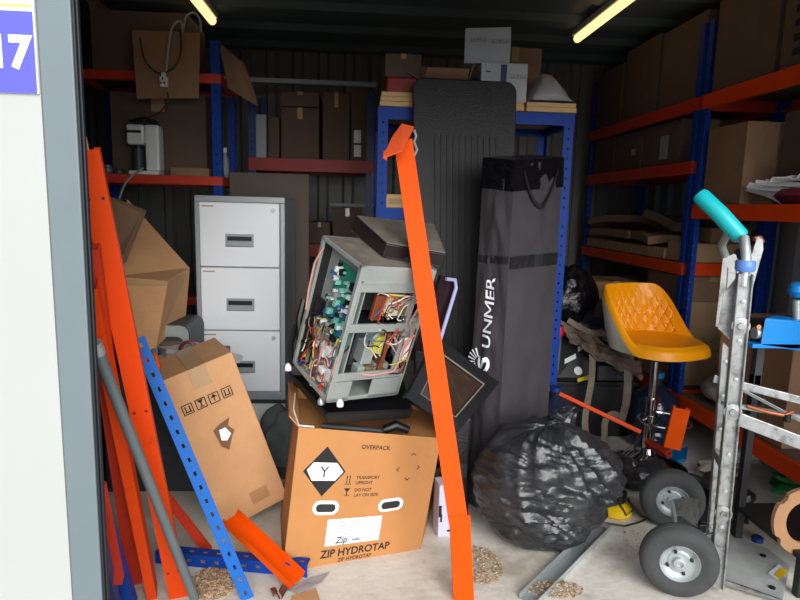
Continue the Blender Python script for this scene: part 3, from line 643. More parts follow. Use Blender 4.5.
# orange channel end
p0 = Z(238, 528, .14); p1 = Z(296, 583, .012)
t = thing('orange_channel', 'short bright orange channel sloping to the floor before the printed carton', 'beam')
x = (p1-p0).normalized(); s = x.cross(V((0, 0, 1))).normalized(); s = s if s.x > 0 else -s; up = s.cross(x); up = up if up.z > 0 else -up
mb = MB()
prof = [(-.035, .022), (-.035, 0), (.035, 0), (.035, .03)]; P0 = [p0-x*.05+s*a+up*b for a, b in prof]; P1 = [p1+s*a+up*b for a, b in prof]
mb.add(P0+P1, [(i, i+1, i+5, i+4) for i in range(3)]); mb.build('channel_body', ORANGEB, t, solid=.003)

# ================================================================= printed carton with appliance
B0, B1 = Z(283, 572), Z(420, 549)
back = V((.10, .40, 0))*1.0
T0 = P(299, 427, 2.06); T1 = P(441, 438, 2.17)
hx = Hex([B0, B1, B1+back, B0+V((-.06, .40, 0)), T0, T1, T1+V((.05, .38, .0)), T0+V((-.05, .42, .01))])
t = thing('cardboard_box', 'orange-brown carton printed ZIP HYDROTAP with a black and white diamond', 'box')
b = MB(); N_ = 10
def face(fn): b.grid(fn, N_, N_)
def bul(u, w): return .004*math.sin(PI*u)*math.sin(PI*w)
nf = (hx.T(.5, 0, .5)-hx.T(.5, 1, .5)).normalized(); nl = (hx.T(0, .5, .5)-hx.T(1, .5, .5)).normalized()
face(lambda u, w: hx.T(u, 0, w)+nf*bul(u, w)); face(lambda u, w: hx.T(0, u, w)+nl*bul(u, w)); face(lambda u, w: hx.T(1, u, w)); face(lambda u, w: hx.T(u, 1, w)); face(lambda u, w: hx.T(u, w, 0)); face(lambda u, w: hx.T(u, w, .93))
b.build('box_body', CARDO, t, solid=.003)
def ff(a, c, off=.003): return hx.T(a, 0, c)+nf*(bul(a, c)+off)
W_ = (B1-B0).length; H_ = (T0-B0).length; asp = .56/.49
mb = MB(); poly(mb, ff, [(.06, .70), (.205, .52), (.35, .70), (.205, .88)]); mb.build('diamond_edge', INK, t)
mb = MB(); d2 = lambda a, c: ff(a, c, .0045)
poly(mb, d2, [(.085, .71), (.125, .765), (.285, .765), (.335, .70), (.285, .635), (.125, .635)]); mb.build('diamond_white_band', PAPER, t)
mb = MB(); text(mb, lambda a, c: ff(a, c, .006), 'Y', .205, .66, .115, asp, bold=.0); mb.build('diamond_letter', INK, t)
mb = MB(); text(mb, ff, 'OVERPACK', .54, .875, .046, asp, bold=.012)
text(mb, ff, 'TRANSPORT', .43, .645, .034, asp, bold=.008, align='LEFT'); text(mb, ff, 'UPRIGHT', .43, .605, .034, asp, bold=.008, align='LEFT')
text(mb, ff, 'DO NOT', .43, .55, .034, asp, bold=.008, align='LEFT'); text(mb, ff, 'LAY ON SIDE', .43, .51, .034, asp, bold=.008, align='LEFT')
quads(mb, ff, [(.365, .615, .37, .66), (.385, .615, .39, .66), (.355, .605, .40, .61)]); poly(mb, ff, [(.362, .66), (.373, .66), (.3675, .675)]); poly(mb, ff, [(.382, .66), (.393, .66), (.3875, .675)])
poly(mb, ff, [(.355, .575), (.40, .575), (.378, .545)]); quads(mb, ff, [(.374, .525, .381, .55), (.36, .52, .396, .525)])
text(mb, ff, 'ZIP HYDROTAP', .50, .058, .082, asp, bold=.022); text(mb, ff, 'ZIP HYDROTAP', .50, .012, .04, asp, bold=.012)
for (a, c, r_) in ((.72, .72, 0), (.87, .74, PI), (.82, .85, -PI/2), (.80, .64, PI/2)):
    q = [(-.012, 0), (.008, .02), (.012, .016), (-.003, 0), (.012, -.016), (.008, -.02)]
    poly(mb, ff, [(a+(u*math.cos(r_)-v*math.sin(r_)), c+(u*math.sin(r_)+v*math.cos(r_))) for u, v in q])
mb.build('black_print', INK, t)
def pill(mb, f, ca_, cc, w, h, rot):
    pts = []
    for k in range(12):
        a = -PI/2+PI*k/11; pts.append((w/2-h/2+h/2*math.cos(a), h/2*math.sin(a)))
    for k in range(12):
        a = PI/2+PI*k/11; pts.append((-w/2+h/2+h/2*math.cos(a), h/2*math.sin(a)))
    poly(mb, f, [(ca_+(x*math.cos(rot)-y*math.sin(rot))/asp, cc+x*math.sin(rot)+y*math.cos(rot)) for x, y in pts])
for (a, c, r_) in ((.245, .435, -.04), (.71, .43, .08)):
    mb = MB(); pill(mb, ff, a, c, .21, .105, r_); mb.build('handle_rim', PAPER, t)
    mb = MB(); pill(mb, lambda a_, c_: ff(a_, c_, .0055), a, c, .155, .058, r_); mb.build('handle_hole', BLKM, t)
mb = MB(); quads(mb, ff, [(.27, .145, .66, .345)]); lo = mb.build('paper_label', PAPER, t)
mb = MB(); f5 = lambda a, c: ff(a, c, .005)
for k in range(4): quads(mb, f5, [(.31, .315-k*.022, .55-.02*k, .318-k*.022)])
text(mb, f5, 'Zip', .385, .16, .07, asp, bold=.02, shear=.2); text(mb, f5, '400821', .50, .165, .03, asp, bold=.01); quads(mb, f5, [(.28, .15, .282, .32)]); mb.build('label_print', INKG, lo)
for e, a, l in (('back', 10, .05), ('left', 50, .05)): flap(hx, e, a, l, t, CARDO)
mb = MB(); pts = [T0+V((-.045, .3, .03)), T0+V((-.03, .1, .03)), T0+V((.0, -.01, .01)), T0.lerp(T1, .1)+V((0, -.008, .008))]; mb.tube(pts, .003, 5); mb.build('white_edge_tape', PAPER, t)
# second layer lid flaps lying inside (paler)
topz = max(T0.z, T1.z)
# dark hose across box top
t = thing('black_hose_tool', 'dark grey hose handle lying along the top edge of the printed carton', 'hose')
mb = MB(); mb.tube([P(322, 426, 2.17), P(345, 428, 2.17), P(370, 430, 2.19), P(388, 432, 2.2)], [.014, .013, .012, .012], 12); mb.build('rod', GREYD, t)
mb = MB(); mb.tube([P(384, 430, 2.19), P(396, 425, 2.19), P(408, 430, 2.2)], [.018, .02, .016], 12); mb.build('head', BLK, t)
# black tray below appliance
M_A = Matrix.Translation((-.1103, 2.0316+.02, .6131)) @ Euler((.3111, .0765, .5848), 'XYZ').to_matrix().to_4x4(); DA = (.322, .282, .526)
t = thing('black_base_tray', 'black moulded plastic tray under the gutted machine', 'tray')
a, b_, c, d = P(326, 414, 2.06), P(412, 410, 2.16), P(400, 372, 2.55), P(284, 366, 2.5)
mb = MB(); ctr = (a+b_+c+d)/4
lo_ = [ctr+(q-ctr)*.92+V((0, 0, -.035)) for q in (a, b_, c, d)]; hi_ = [a, b_, c, d]
mb.add(lo_+hi_, [(0, 1, 2, 3), (0, 4, 5, 1), (1, 5, 6, 2), (2, 6, 7, 3), (3, 7, 4, 0)]); mb.build('tray_body', BLK, t, solid=.012)
for k, (px, py, m) in enumerate(((303, 357, YEL), (288, 371, WHITE), (313, 386, WHITE), (321, 405, STEEL), (340, 407, WHITE))):
    mb = MB(); c_ = P(px, py, 2.28-.05*k); mb.lathe([(.006, 0), (.013, .003), (.013, .018), (.006, .03)], 10, Matrix.Translation(c_)); mb.build(('yellow_cap', 'white_roller', 'white_roller', 'steel_stud', 'white_clip')[k], m, t)
mb = MB(); mb.tube([P(306, 360, 2.3), P(300, 340, 2.35), P(299, 320, 2.4), P(304, 300, 2.42)], .014, 8); mb.tube([P(292, 366, 2.32), P(291, 345, 2.36), P(296, 325, 2.4)], .009, 8); mb.build('side_bracket', BLK, t)

# gutted machine: open steel chassis
t = thing('gutted_machine', 'tilted steel machine with its side panels off showing circuit board and wires', 'machine')
def A(u, v, w): return M_A @ V((u*DA[0], v*DA[1], w*DA[2]))
def abox(mb, lo, hi): mb.hexa([A(*p) for p in ((lo[0], lo[1], lo[2]), (hi[0], lo[1], lo[2]), (hi[0], hi[1], lo[2]), (lo[0], hi[1], lo[2]), (lo[0], lo[1], hi[2]), (hi[0], lo[1], hi[2]), (hi[0], hi[1], hi[2]), (lo[0], hi[1], hi[2]))])
mb = MB(); e = .06
for u in (0, 1-e):
    for v in (0, 1-e): abox(mb, (u, v, 0), (u+e, v+e, 1))
for w in (0, .97):
    abox(mb, (0, 0, w), (1, .05, w+.03)); abox(mb, (0, .95, w), (1, 1, w+.03)); abox(mb, (0, 0, w), (.04, 1, w+.03)); abox(mb, (.96, 0, w), (1, 1, w+.03))
for w in (.16, .53): abox(mb, (0, -.005, w), (1, .03, w+.06))
abox(mb, (.0, -.004, .82), (1, .012, .99))
abox(mb, (.78, -.004, .16), (.83, .03, .82))
mb.build('steel_frame', STEELM, t, bevel=.002)
mb = MB(); abox(mb, (.02, .02, .985), (.98, .98, 1.0)); mb.build('top_panel', DUSTY, t)
mb = MB(); abox(mb, (.02, .02, .0), (.98, .98, .012)); mb.build('bottom_panel', STEELM, t)
mb = MB(); abox(mb, (.135, .03, .02), (.15, .97, .98)); mb.build('inner_panel', STEELM, t)
mb = MB(); abox(mb, (.03, .93, .02), (.97, .96, .98)); mb.build('rear_panel', BLKM, t)
mb = MB(); abox(mb, (.97, .03, .02), (1.0, .97, .98)); mb.build('right_panel', mat('dark_maroon_panel', (46, 20, 26), .35), t)
mb = MB(); pts = [A(1.03, .1, .9), A(1.12, .1, .9), A(1.12, .1, .35), A(1.03, .1, .35)]
mb = MB(); abox(mb, (.045, -.012, .88), (.95, -.004, .90)); abox(mb, (.045, -.012, .60), (.065, -.004, .9)); abox(mb, (.94, -.012, .6), (.955, -.004, .9)); mb.build('pressed_rim', STEEL, t)
mb = MB(); abox(mb, (.03, .0, .0), (.28, .012, .155)); abox(mb, (.55, .0, .0), (.97, .012, .155)); mb.build('lower_cover', STEELM, t)
# board on the left side (u ~ .28, facing -u)
mb = MB(); abox(mb, (.10, .06, .40), (.115, .66, .90)); pc = mb.build('circuit_board', PCB, t)
rnd = random.Random(3)
cols = [('dark_component', BLK), ('grey_component', STEEL), ('blue_component', mat('blue_component', (40, 90, 140), .4)), ('white_component', WHITE), ('pale_component', mat('aqua_component', (120, 190, 180), .5))]
for nm, m in cols:
    mb = MB()
    for k in range(18):
        v = rnd.uniform(.08, .62); w = rnd.uniform(.41, .86); s1 = rnd.uniform(.02, .05); s2 = rnd.uniform(.01, .04); abox(mb, (.10-rnd.uniform(.02, .09), v, w), (.102, v+s1, w+s2))
    tag(mb.build(nm, m, pc), kind='stuff')
# components on left lower area and inside front bay
def blob(nm, m, lst):
    for (lo, hi) in lst: q = MB(); abox(q, lo, hi); q.build(nm, m, t, bevel=.003)
blob('white_connector', WHITE, [((.03, .3, .06), (.13, .42, .16)), ((.04, .55, .25), (.13, .66, .31)), ((.05, .28, .26), (.13, .40, .32)), ((.03, .12, .12), (.12, .2, .20)), ((.05, .42, .22), (.13, .52, .28))])
blob('relay', BLK, [((.06, .76, .42), (.134, .9, .56)), ((.05, .75, .18), (.134, .86, .28)), ((.06, .3, .37), (.134, .4, .41))])
blob('transformer', STEEL, [((.40, .12, .24), (.55, .35, .40)), ((.05, .66, .30), (.134, .74, .38))])
blob('pump_body', mat('cream_plastic', (205, 205, 180), .5), [((.50, .1, .62), (.85, .3, .76))])
blob('grey_bracket', STEELM, [((.84, .03, .30), (.95, .2, .62)), ((.34, .05, .16), (.44, .2, .24)), ((.6, .1, .17), (.8, .25, .24))])
blob('valve_block', mat('dull_brass', (150, 130, 90), .4, metal=.5), [((.46, .06, .17), (.56, .14, .23)), ((.70, .08, .63), (.8, .14, .7))])
blob('dark_motor', GREYD, [((.36, .3, .18), (.75, .7, .5)), ((.36, .35, .6), (.8, .8, .8))])
blob('heat_shield', COPP, [((.33, .06, .60), (.46, .12, .78)), ((.62, .05, .2), (.68, .2, .5))])
blob('warning_label', PAPER, [((.84, -.01, .30), (.97, .0, .48))])
q = MB(); q.M = M_A @ Matrix.Translation((.6*DA[0], .22*DA[1], .42*DA[2])) @ Matrix.Rotation(PI/2, 4, 'X'); q.lathe([(0, -.02), (.035, -.02), (.035, .02), (.025, .025), (0, .025)], 20); q.build('motor_can', STEEL, t)
q = MB(); q.M = M_A @ Matrix.Translation((.6*DA[0], .12*DA[1], .40*DA[2])) @ Matrix.Rotation(PI/2, 4, 'X'); q.lathe([(.02, 0), (.037, 0), (.037, .01), (.02, .01)], 20); q.build('yellow_ring', WRY, t)
# wires
def wire(mb, k, region):
    u0, u1, v0, v1, w0, w1 = region; p = V((rnd.uniform(u0, u1), rnd.uniform(v0, v1), rnd.uniform(w0, w1))); pts = [p]
    d = V((rnd.uniform(-1, 1), rnd.uniform(-.5, .5), rnd.uniform(-1, 1)))
    for i in range(9):
        d = (d+V((rnd.uniform(-1, 1), rnd.uniform(-.6, .6), rnd.uniform(-1, 1)))*.7).normalized(); p = p+V((d.x*.06, d.y*.04, d.z*.05))
        p = V((min(u1, max(u0, p.x)), min(v1, max(v0, p.y)), min(w1, max(w0, p.z)))); pts.append(p.copy())
    pts = [A(*q) for q in pts]; out = []
    for i in range(len(pts)-1): out += [pts[i], (pts[i]+pts[i+1])/2]
    sm_ = [out[0]]+[(out[i-1]+out[i]*2+out[i+1])/4 for i in range(1, len(out)-1)]+[out[-1]]
    mb.tube(sm_, .0026, 5)
LF = (.0, .12, .02, .9, .04, .46); FB = (.36, .95, -.02, .12, .18, .55)
for nm, m, nL, nF in (('white_wires', WRW, 12, 10), ('red_wires', WRR, 7, 5), ('pink_wires', WRP, 8, 7), ('yellow_wires', WRY, 3, 4), ('blue_wires', WRB, 5, 4), ('brown_wires', WRN, 14, 10), ('black_wires', BLK, 14, 10)):
    mb = MB()
    for k in range(nL): wire(mb, k, LF)
    for k in range(nF): wire(mb, k, FB if k % 3 else (.36, .95, -.02, .1, .6, .8))
    tag(mb.build(nm, m, t), kind='stuff')
mb = MB()
mb.tube([A(.0, .9, .93), A(-.03, .97, .8), A(-.02, .98, .6), A(-.01, .95, .45)], .004, 6); mb.tube([A(.36, -.01, .21), A(.5, -.03, .2), A(.8, -.03, .22), A(.86, -.02, .32), A(.84, -.02, .45), A(.95, -.02, .5)], .004, 6)
mb.tube([A(.9, -.02, .75), A(.82, -.03, .6), A(.92, -.03, .5), A(.86, -.02, .4)], .004, 6)
mb.build('pink_loom', WRP, t)
# lid / dark box on top of machine
hx = Hex([A(*q) for q in ((.42, .30, 1.005), (1.12, .06, 1.005), (1.75, 1.25, 1.005), (.50, 1.25, 1.005), (.42, .30, 1.10), (1.12, .06, 1.10), (1.75, 1.25, 1.12), (.50, 1.25, 1.12))])
t = thing('dark_printer_unit', 'dark brown box unit with dusty lid on top of the gutted machine', 'appliance')
mb = MB(); mb.hexa(hx.p); mb.build('case', mat('very_dark_brown_plastic', (34, 22, 24), .35), t, bevel=.004)
mb = MB(); upn = V((0, 0, .002)); quads(mb, lambda a, b: hx.T(a, b, 1)+upn, [(.02, .02, .98, .98)]); mb.build('dusty_lid', DUSTY, t, solid=.003)
mb = MB(); f = hx.front(.003); quads(mb, f, [(.05, .05, .95, .12), (.35, .12, .6, .3)]); mb.build('front_lip', GREYD, t)
# lavender handle rail behind the post
t = thing('angled_handle_panel', 'dark panel with pale lilac bar right of the gutted machine', 'panel')
a, b_, c, d = P(440, 275, 2.42), P(458, 280, 2.46), P(432, 352, 2.40), P(415, 350, 2.36)
mb = MB(); mb.add([a, b_, c, d], [(0, 1, 2, 3)]); mb.build('panel', mat('maroon_black_panel', (34, 16, 22), .3), t, solid=.02)
mb = MB(); mb.tube([P(446, 279, 2.40), P(455, 280, 2.42), P(456, 288, 2.42), P(437, 350, 2.36), P(432, 356, 2.36)], .0085, 10); mb.build('lilac_bar', LAV, t)
# black frame with smoked glass
t = thing('glass_door_panel', 'black framed smoked glass door leaning behind the orange post', 'panel')
g = [P(436, 338, 2.34), P(497, 383, 2.42), P(456, 432, 2.22), P(404, 398, 2.18)]
n = (g[1]-g[0]).cross(g[3]-g[0]).normalized()
if n.y > 0: n = -n
gc = sum(g, V())/4; gi = [gc+(q-gc)*.70 for q in g]
mb = MB(); vs = g+gi; mb.add(vs, [(i, (i+1) % 4, (i+1) % 4+4, i+4) for i in range(4)]); mb.build('door_frame', BLK, t, solid=.03)
mb = MB(); gj = [gc+(q-gc)*.74-n*.006 for q in g]; mb.add(gj, [(0, 1, 2, 3)]); mb.build('glass', SMOKE, t, solid=.006)
mb = MB(); gk = [gc+(q-gc)*.74+n*.008 for q in g]; gl = [gc+(q-gc)*.66+n*.008 for q in g]; mb.add(gk+gl, [(i, (i+1) % 4, (i+1) % 4+4, i+4) for i in range(4)]); mb.build('trim', DUSTY, t, solid=.003)
mb = MB(); gm = [gc+(q-gc)*.8-n*.03 for q in g]; mb.add(gm, [(0, 1, 2, 3)]); mb.build('back_sheet', CARDX, t, solid=.004)
# dark support box beneath glass door (black carton)
mb = MB(); mb.box((.375, 2.33, 0), (.475, 2.50, .46)); t = thing('black_case', 'black case standing on the floor behind the orange post', 'case'); mb.build('case_body', BLKP, t, bevel=.015)
mb = MB(); mb.box((.39, 2.328, .2), (.46, 2.33, .26)); mb.build('band', GREYD, t)
# lilac white box near floor behind printed carton
hx = boxhex((.325, 2.22, 0), (.40, 2.30, .22), rot=8)
LILB = mat('lilac_white_card', (205, 205, 226), .6)
t = carton('small lilac white box on the floor between the printed carton and orange post', hx, LILB, tape=None)
mb = MB(); f = hx.front(.002); quads(mb, f, [(.0, .4, .16, .62), (.1, .3, .2, .45), (.5, .1, .9, .14)]); mb.build('dark_print', INK, t)

# ================================================================= orange post
t = thing('orange_steel_post', 'bright orange steel post leaning upright in the middle of the picture', 'post')
p0 = Z(465, 606)+V((0, .02, 0)); pk = P(461, 523, 1.82); p1 = P(403, 140, 2.12)
def seg(p0, p1, w, d, nm, m=ORANGEB, off=0):
    x = (p1-p0).normalized(); n = V((-.1, -1, .15)); n = (n-x*n.dot(x)).normalized(); s = x.cross(n); s = s if s.x > 0 else -s
    prof = [(-w/2, -d), (-w/2, 0), (w/2, 0), (w/2, -d)]; A_ = [p0+s*a+n*(b+off) for a, b in prof]; B_ = [p1+s*a+n*(b+off) for a, b in prof]
    mb = MB(); mb.add(A_+B_, [(i, i+1, i+5, i+4) for i in range(3)]); mb.build(nm, m, t, solid=.003); return x, s, n
x, s, n = seg(pk-V((.008, 0, 0)), p1, .062, .04, 'post_face')
seg(p0, pk+(p1-pk)*.02, .066, .04, 'foot_section', off=.004)
mb = MB()
for k, (u, v) in enumerate(((-.02, -.06), (.0, -.02), (.02, .0))): pass
q = [P(383, 158, 2.04), P(402, 151, 2.02), P(414, 127, 2.13), P(402, 124, 2.16), P(392, 138, 2.11)]
mb.add(q, [(0, 1, 2, 3, 4)]); mb.build('end_plate', mat('faded_orange_steel', (240, 96, 48), .5, var=.05), t, solid=.005)
mb = MB(); mb.add([P(383, 158, 2.035), P(387, 160, 2.035), P(386, 150, 2.07), P(383, 152, 2.07)], [(0, 1, 2, 3)]); mb.build('bent_tab', mat('faded_orange_dark', (226, 90, 50), .5), t, solid=.005)
mb = MB(); mb.tube([P(414, 130, 2.18), P(416, 136, 2.18), P(414, 142, 2.18), P(417, 150, 2.18), P(414, 156, 2.18)], .005, 6); mb.build('wire_hook', STEEL, t)

# ================================================================= folded table (black) and gazebo bag
t = thing('folded_table', 'tall black textured folding table standing folded behind the orange post', 'table')
LT = Z(428, 478, 0); RT_ = V((.80, LT.y+.02, 0)); y0 = 2.62
b0 = V((.30, 2.86, 0)); b1 = V((.785, 2.88, 0)); t0 = P(413, 77, 3.02); t1 = P(517, 82, 3.03)
def TT(u, w, off=0): 
    p = b0.lerp(b1, u).lerp(t0.lerp(t1, u), w); return p+V((0, -off, 0))
outl = []
r_u, r_w = .10, .028
for cx_, cz, a0_ in ((r_u, r_w, PI), (1-r_u, r_w, 1.5*PI), (1-r_u, 1-r_w, 0), (r_u, 1-r_w, .5*PI)):
    for k in range(7): a = a0_+k*PI/12; outl.append((cx_+r_u*math.cos(a), cz+r_w*math.sin(a)))
mb = MB(); n = len(outl); mb.add([TT(u, w, 0) for u, w in outl]+[TT(u, w, -.05) for u, w in outl], [tuple(range(n)), tuple(range(2*n-1, n-1, -1))]+[(i, i+n, (i+1) % n+n, (i+1) % n) for i in range(n)]); mb.build('table_top', BLKP, t, bevel=.006)
for k in range(11):
    mb = MB(); u = .2+k*.06
    mb.hexa([TT(u, .12, .004), TT(u+.02, .12, .004), TT(u+.02, .12, -.005), TT(u, .12, -.005), TT(u, .86, .004), TT(u+.02, .86, .004), TT(u+.02, .86, -.005), TT(u, .86, -.005)]); mb.build('rib', BLKP, t, bevel=.002)

t = thing('gazebo_carry_bag', 'tall charcoal fabric carry bag with white SUNMER logo standing by the blue post', 'bag')
Ct = P(515, 163, 2.52); Lt = P(484, 160, 2.64); Rt = P(563, 160, 2.72)
Cb = V((.60, 2.40, 0)); Lb = Cb+(Lt-Ct)*1.05; Lb.z = 0; Rb = Cb+(Rt-Ct)*1.05; Rb.z = 0
def q4(L_, C__, R_): return L_+R_-C__
hb = [Cb, Rb, q4(Lb, Cb, Rb), Lb]; ht = [Ct, Rt, q4(Lt, Ct, Rt), Lt]
zt_ = min(Ct.z, Rt.z, Lt.z)
def cloth(a0, a1, b0_, b1_, seed, nrm):
    def f(u, w):
        p = a0.lerp(a1, u).lerp(b0_.lerp(b1_, u), w); k = math.sin(PI*u)*min(1, 6*(1-w))
        d = k*(.018*noise.noise((u*3+seed, w*9, seed))+.010*noise.noise((u*5+seed, w*20+u*6, 3))+.008)
        return p+nrm*d
    return f
ctr = sum(hb+ht, V())/8
mb = MB(); mb.smooth = True
for i in range(4):
    j = (i+1) % 4; mid = (hb[i]+hb[j]+ht[i]+ht[j])/4; nn = (hb[j]-hb[i]).cross(ht[i]-hb[i]).normalized()
    if nn.dot(mid-ctr) < 0: nn = -nn
    mb.grid(cloth(hb[i], hb[j], ht[i], ht[j], i*3.1, nn), 14, 60)
mb.smooth = False; mb.add(ht, [(0, 1, 2, 3)]); mb.add(hb, [(3, 2, 1, 0)])
mb.build('bag_body', BLKF, t)
# shiny vinyl top collar
ctop = [p+(p-sum(ht, V())/4)*.03 for p in ht]
mb = MB(); hh = [p.lerp(hb[i], .078) for i, p in enumerate(ht)]; hh = [p+(p-sum(hh, V())/4)*.05 for p in hh]
for i in range(4):
    j = (i+1) % 4
    def fcol(u, w, i=i, j=j):
        p = hh[i].lerp(hh[j], u).lerp(ctop[i].lerp(ctop[j], u)+V((0, 0, .012)), w); nn = (p-ctr); nn.z = 0; nn.normalize()
        return p+nn*(.010*noise.noise((u*9+i*5, w*3, 1.))*math.sin(PI*u))
    mb.smooth = True; mb.grid(fcol, 14, 6)
mb.smooth = False; mb.add([p+V((0, 0, .012)) for p in ctop], [(0, 1, 2, 3)]); mb.build('vinyl_top', VINYL, t)
def bagface(i, off):
    j = (i+1) % 4; mid = (hb[i]+hb[j]+ht[i]+ht[j])/4; nn = (hb[j]-hb[i]).cross(ht[i]-hb[i]).normalized()
    if nn.dot(mid-ctr) < 0: nn = -nn
    g = cloth(hb[i], hb[j], ht[i], ht[j], i*3.1, nn); return lambda u, w: g(u, w)+nn*off
mb = MB(); g0 = bagface(0, .012)
mb.grid(lambda u, w: g0(.15+.7*u, .965-.10*math.sin(PI*u)+.014*w), 20, 1); mb.build('carry_handle', BLKM, t, solid=.004)
mb = MB()
g0 = bagface(0, .004); mb.grid(lambda u, w: g0(.01+.98*u, .705+.035*w-.01*u), 14, 2); g3 = bagface(3, .004); mb.grid(lambda u, w: g3(.01+.98*u, .72+.02*w-.01*(1-u)), 14, 2); mb.build('webbing_band', BLKM, t, solid=.002)
mb = MB(); g3 = bagface(3, .014)       # left face: u 0 = left, 1 = corner
# logo reads bottom to top
Lw = (Lt-Ct).length; Hb = (Ct-Cb).length; asp2 = Lw/Hb
vs, fs = text_mesh('UN', .012, 'LEFT'); xm = max(p.x for p in vs)+.09
ve, fe = text_mesh('ER', .012, 'LEFT'); fs = fs+[tuple(i+len(vs) for i in f) for f in fe]; vs = vs+[p+V((xm+.84, 0, 0)) for p in ve]
for (xa, ya, xb, yb) in ((0, 0, 0, .72), (0, .72, .33, .18), (.33, .18, .66, .72), (.66, .72, .66, 0)):
    k0 = len(vs); vs += [V((xm+xa, ya, 0)), V((xm+xa+.12, ya, 0)), V((xm+xb+.12, yb, 0)), V((xm+xb, yb, 0))]; fs.append((k0, k0+1, k0+2, k0+3))
vS, fS = text_mesh('S', .025, 'LEFT')
def mk(vs, x0, sc, base, xs=1.):
    return [g3(base-(p.y*sc)/Lw, x0+p.x*sc*xs/Hb) for p in vs]
base = .66
mb.add(mk(vS, .405, .088, base-.02, 1.55), fS); mb.add(mk(vs, .405+.098/Hb, .062, base, 1.42), fs)
for k in range(8):     # sun rays
    a = R(20+k*20); c_, s_ = math.cos(a), math.sin(a); r0, r1 = .022, .060; w_ = .0042
    pts = [(r0*c_-w_*.4*s_, r0*s_+w_*.4*c_), (r1*c_-w_*s_, r1*s_+w_*c_), (r1*c_+w_*s_, r1*s_-w_*c_), (r0*c_+w_*.4*s_, r0*s_-w_*.4*c_)]
    poly(mb, lambda a_, b_: g3(base-.36-(b_-.0)/Lw, .425+a_/Hb), pts)
mb.build('white_logo', SIGNW, t)

# ================================================================= bin bag
t = thing('black_bin_bag', 'full black bin bag tied at the top on the concrete floor', 'bag')
C0 = V((.735, 2.20, 0)); KN = V((.80, 2.24, .50))
mb = MB(); mb.smooth = True
def bag(u, v):
    a = 2*PI*u; b = PI*v - PI/2; cx_, sx_ = math.cos(a), math.sin(a)
    sh = math.cos(b); z = math.sin(b)
    rx = .28*(abs(sh)**.72); x = cx_*rx; y = sx_*rx*.80; zz = .245+z*.245
    if zz < .06: zz = .06*(zz/.06)**1.5 if zz > 0 else 0
    # lobe to the right and up
    lob = max(0, cx_*.85+.1)*math.exp(-((zz-.29)/.13)**2); x += .055*lob
    p = V((x, y, zz))
    # folds radiate from the knot
    dk = p-V((.05, .0, .46)); ang = math.atan2(dk.y-dk.x*.4, dk.x+dk.z*.8); dist = dk.length
    fold = (.5-abs(noise.noise((ang*3.2, dist*3.0, 2.)))) * .030 + (.5-abs(noise.noise((p.x*4.5+p.z*4, p.y*4.5, p.z*17-p.x*5))))*.030 + (.5-abs(noise.noise((p.x*9+5, p.y*9, p.z*42+p.x*12))))*.015
    p += V((cx_*sh, sx_*sh, z*.8))*(fold-.03)*min(1, zz*14)*1.15
    p.z = max(.001, p.z); return C0+p
mb.grid(bag, 150, 110); mb.build('bag_body', BAGM, t)
mb = MB(); mb.smooth = True
def neck(u, v):
    a = 2*PI*u; r = .055*(1-v)**1.6+.016+.018*v*v+.012*noise.noise((math.cos(a)*3, math.sin(a)*3, v*3))
    return KN+V((.0+.05*v, .0, -.05+.12*v-.04*v*v))+V((math.cos(a)*r, math.sin(a)*r, 0))
mb.grid(neck, 28, 12); mb.build('tied_neck', BAGM, t)
mb = MB(); mb.tube([KN+V((.03*math.cos(k*PI/6), .03*math.sin(k*PI/6), .012*math.sin(k))) for k in range(12)], .014, 8, closed=True); mb.build('knot', BAGM, t)
mb = MB(); mb.smooth = True
def tail(u, v):
    a = 2*PI*u; r = .03+.05*v*(1-v*.35)+.014*noise.noise((math.cos(a)*2, v*4, math.sin(a)*2)); 
    return KN.lerp(V((1.02, 2.30, .30)), v)+V((0, math.cos(a)*r, math.sin(a)*r*.8))+V((0, 0, -.02))
mb.grid(tail, 30, 24); mb.build('trailing_fold', BAGM, t)

# steel channel on floor
p0, p1 = Z(528, 603), Z(603, 528); x = (p1-p0).normalized(); s = V((x.y, -x.x, 0))
t = thing('steel_channel', 'galvanised steel channel lying on the floor beside the bin bag', 'channel')
mb = MB(); prof = [(-.032, .025), (-.032, .001), (.032, .001), (.032, .025)]; A_ = [p0+s*a+V((0, 0, b)) for a, b in prof]; B_ = [p1+s*a+V((0, 0, b)) for a, b in prof]
mb.add(A_+B_, [(i, i+1, i+5, i+4) for i in range(3)]); mb.build('channel_body', STEEL, t, solid=.003)
mb = MB(); mb.hexa([p1+s*a+x*b+V((0, 0, c)) for a, b, c in ((-.03, -.02, .02), (.03, -.02, .02), (.03, .0, .02), (-.03, 0, .02), (-.03, -.02, .025), (.03, -.02, .025), (.03, 0, .025), (-.03, 0, .025))]); mb.build('end_tab', STEEL, t)

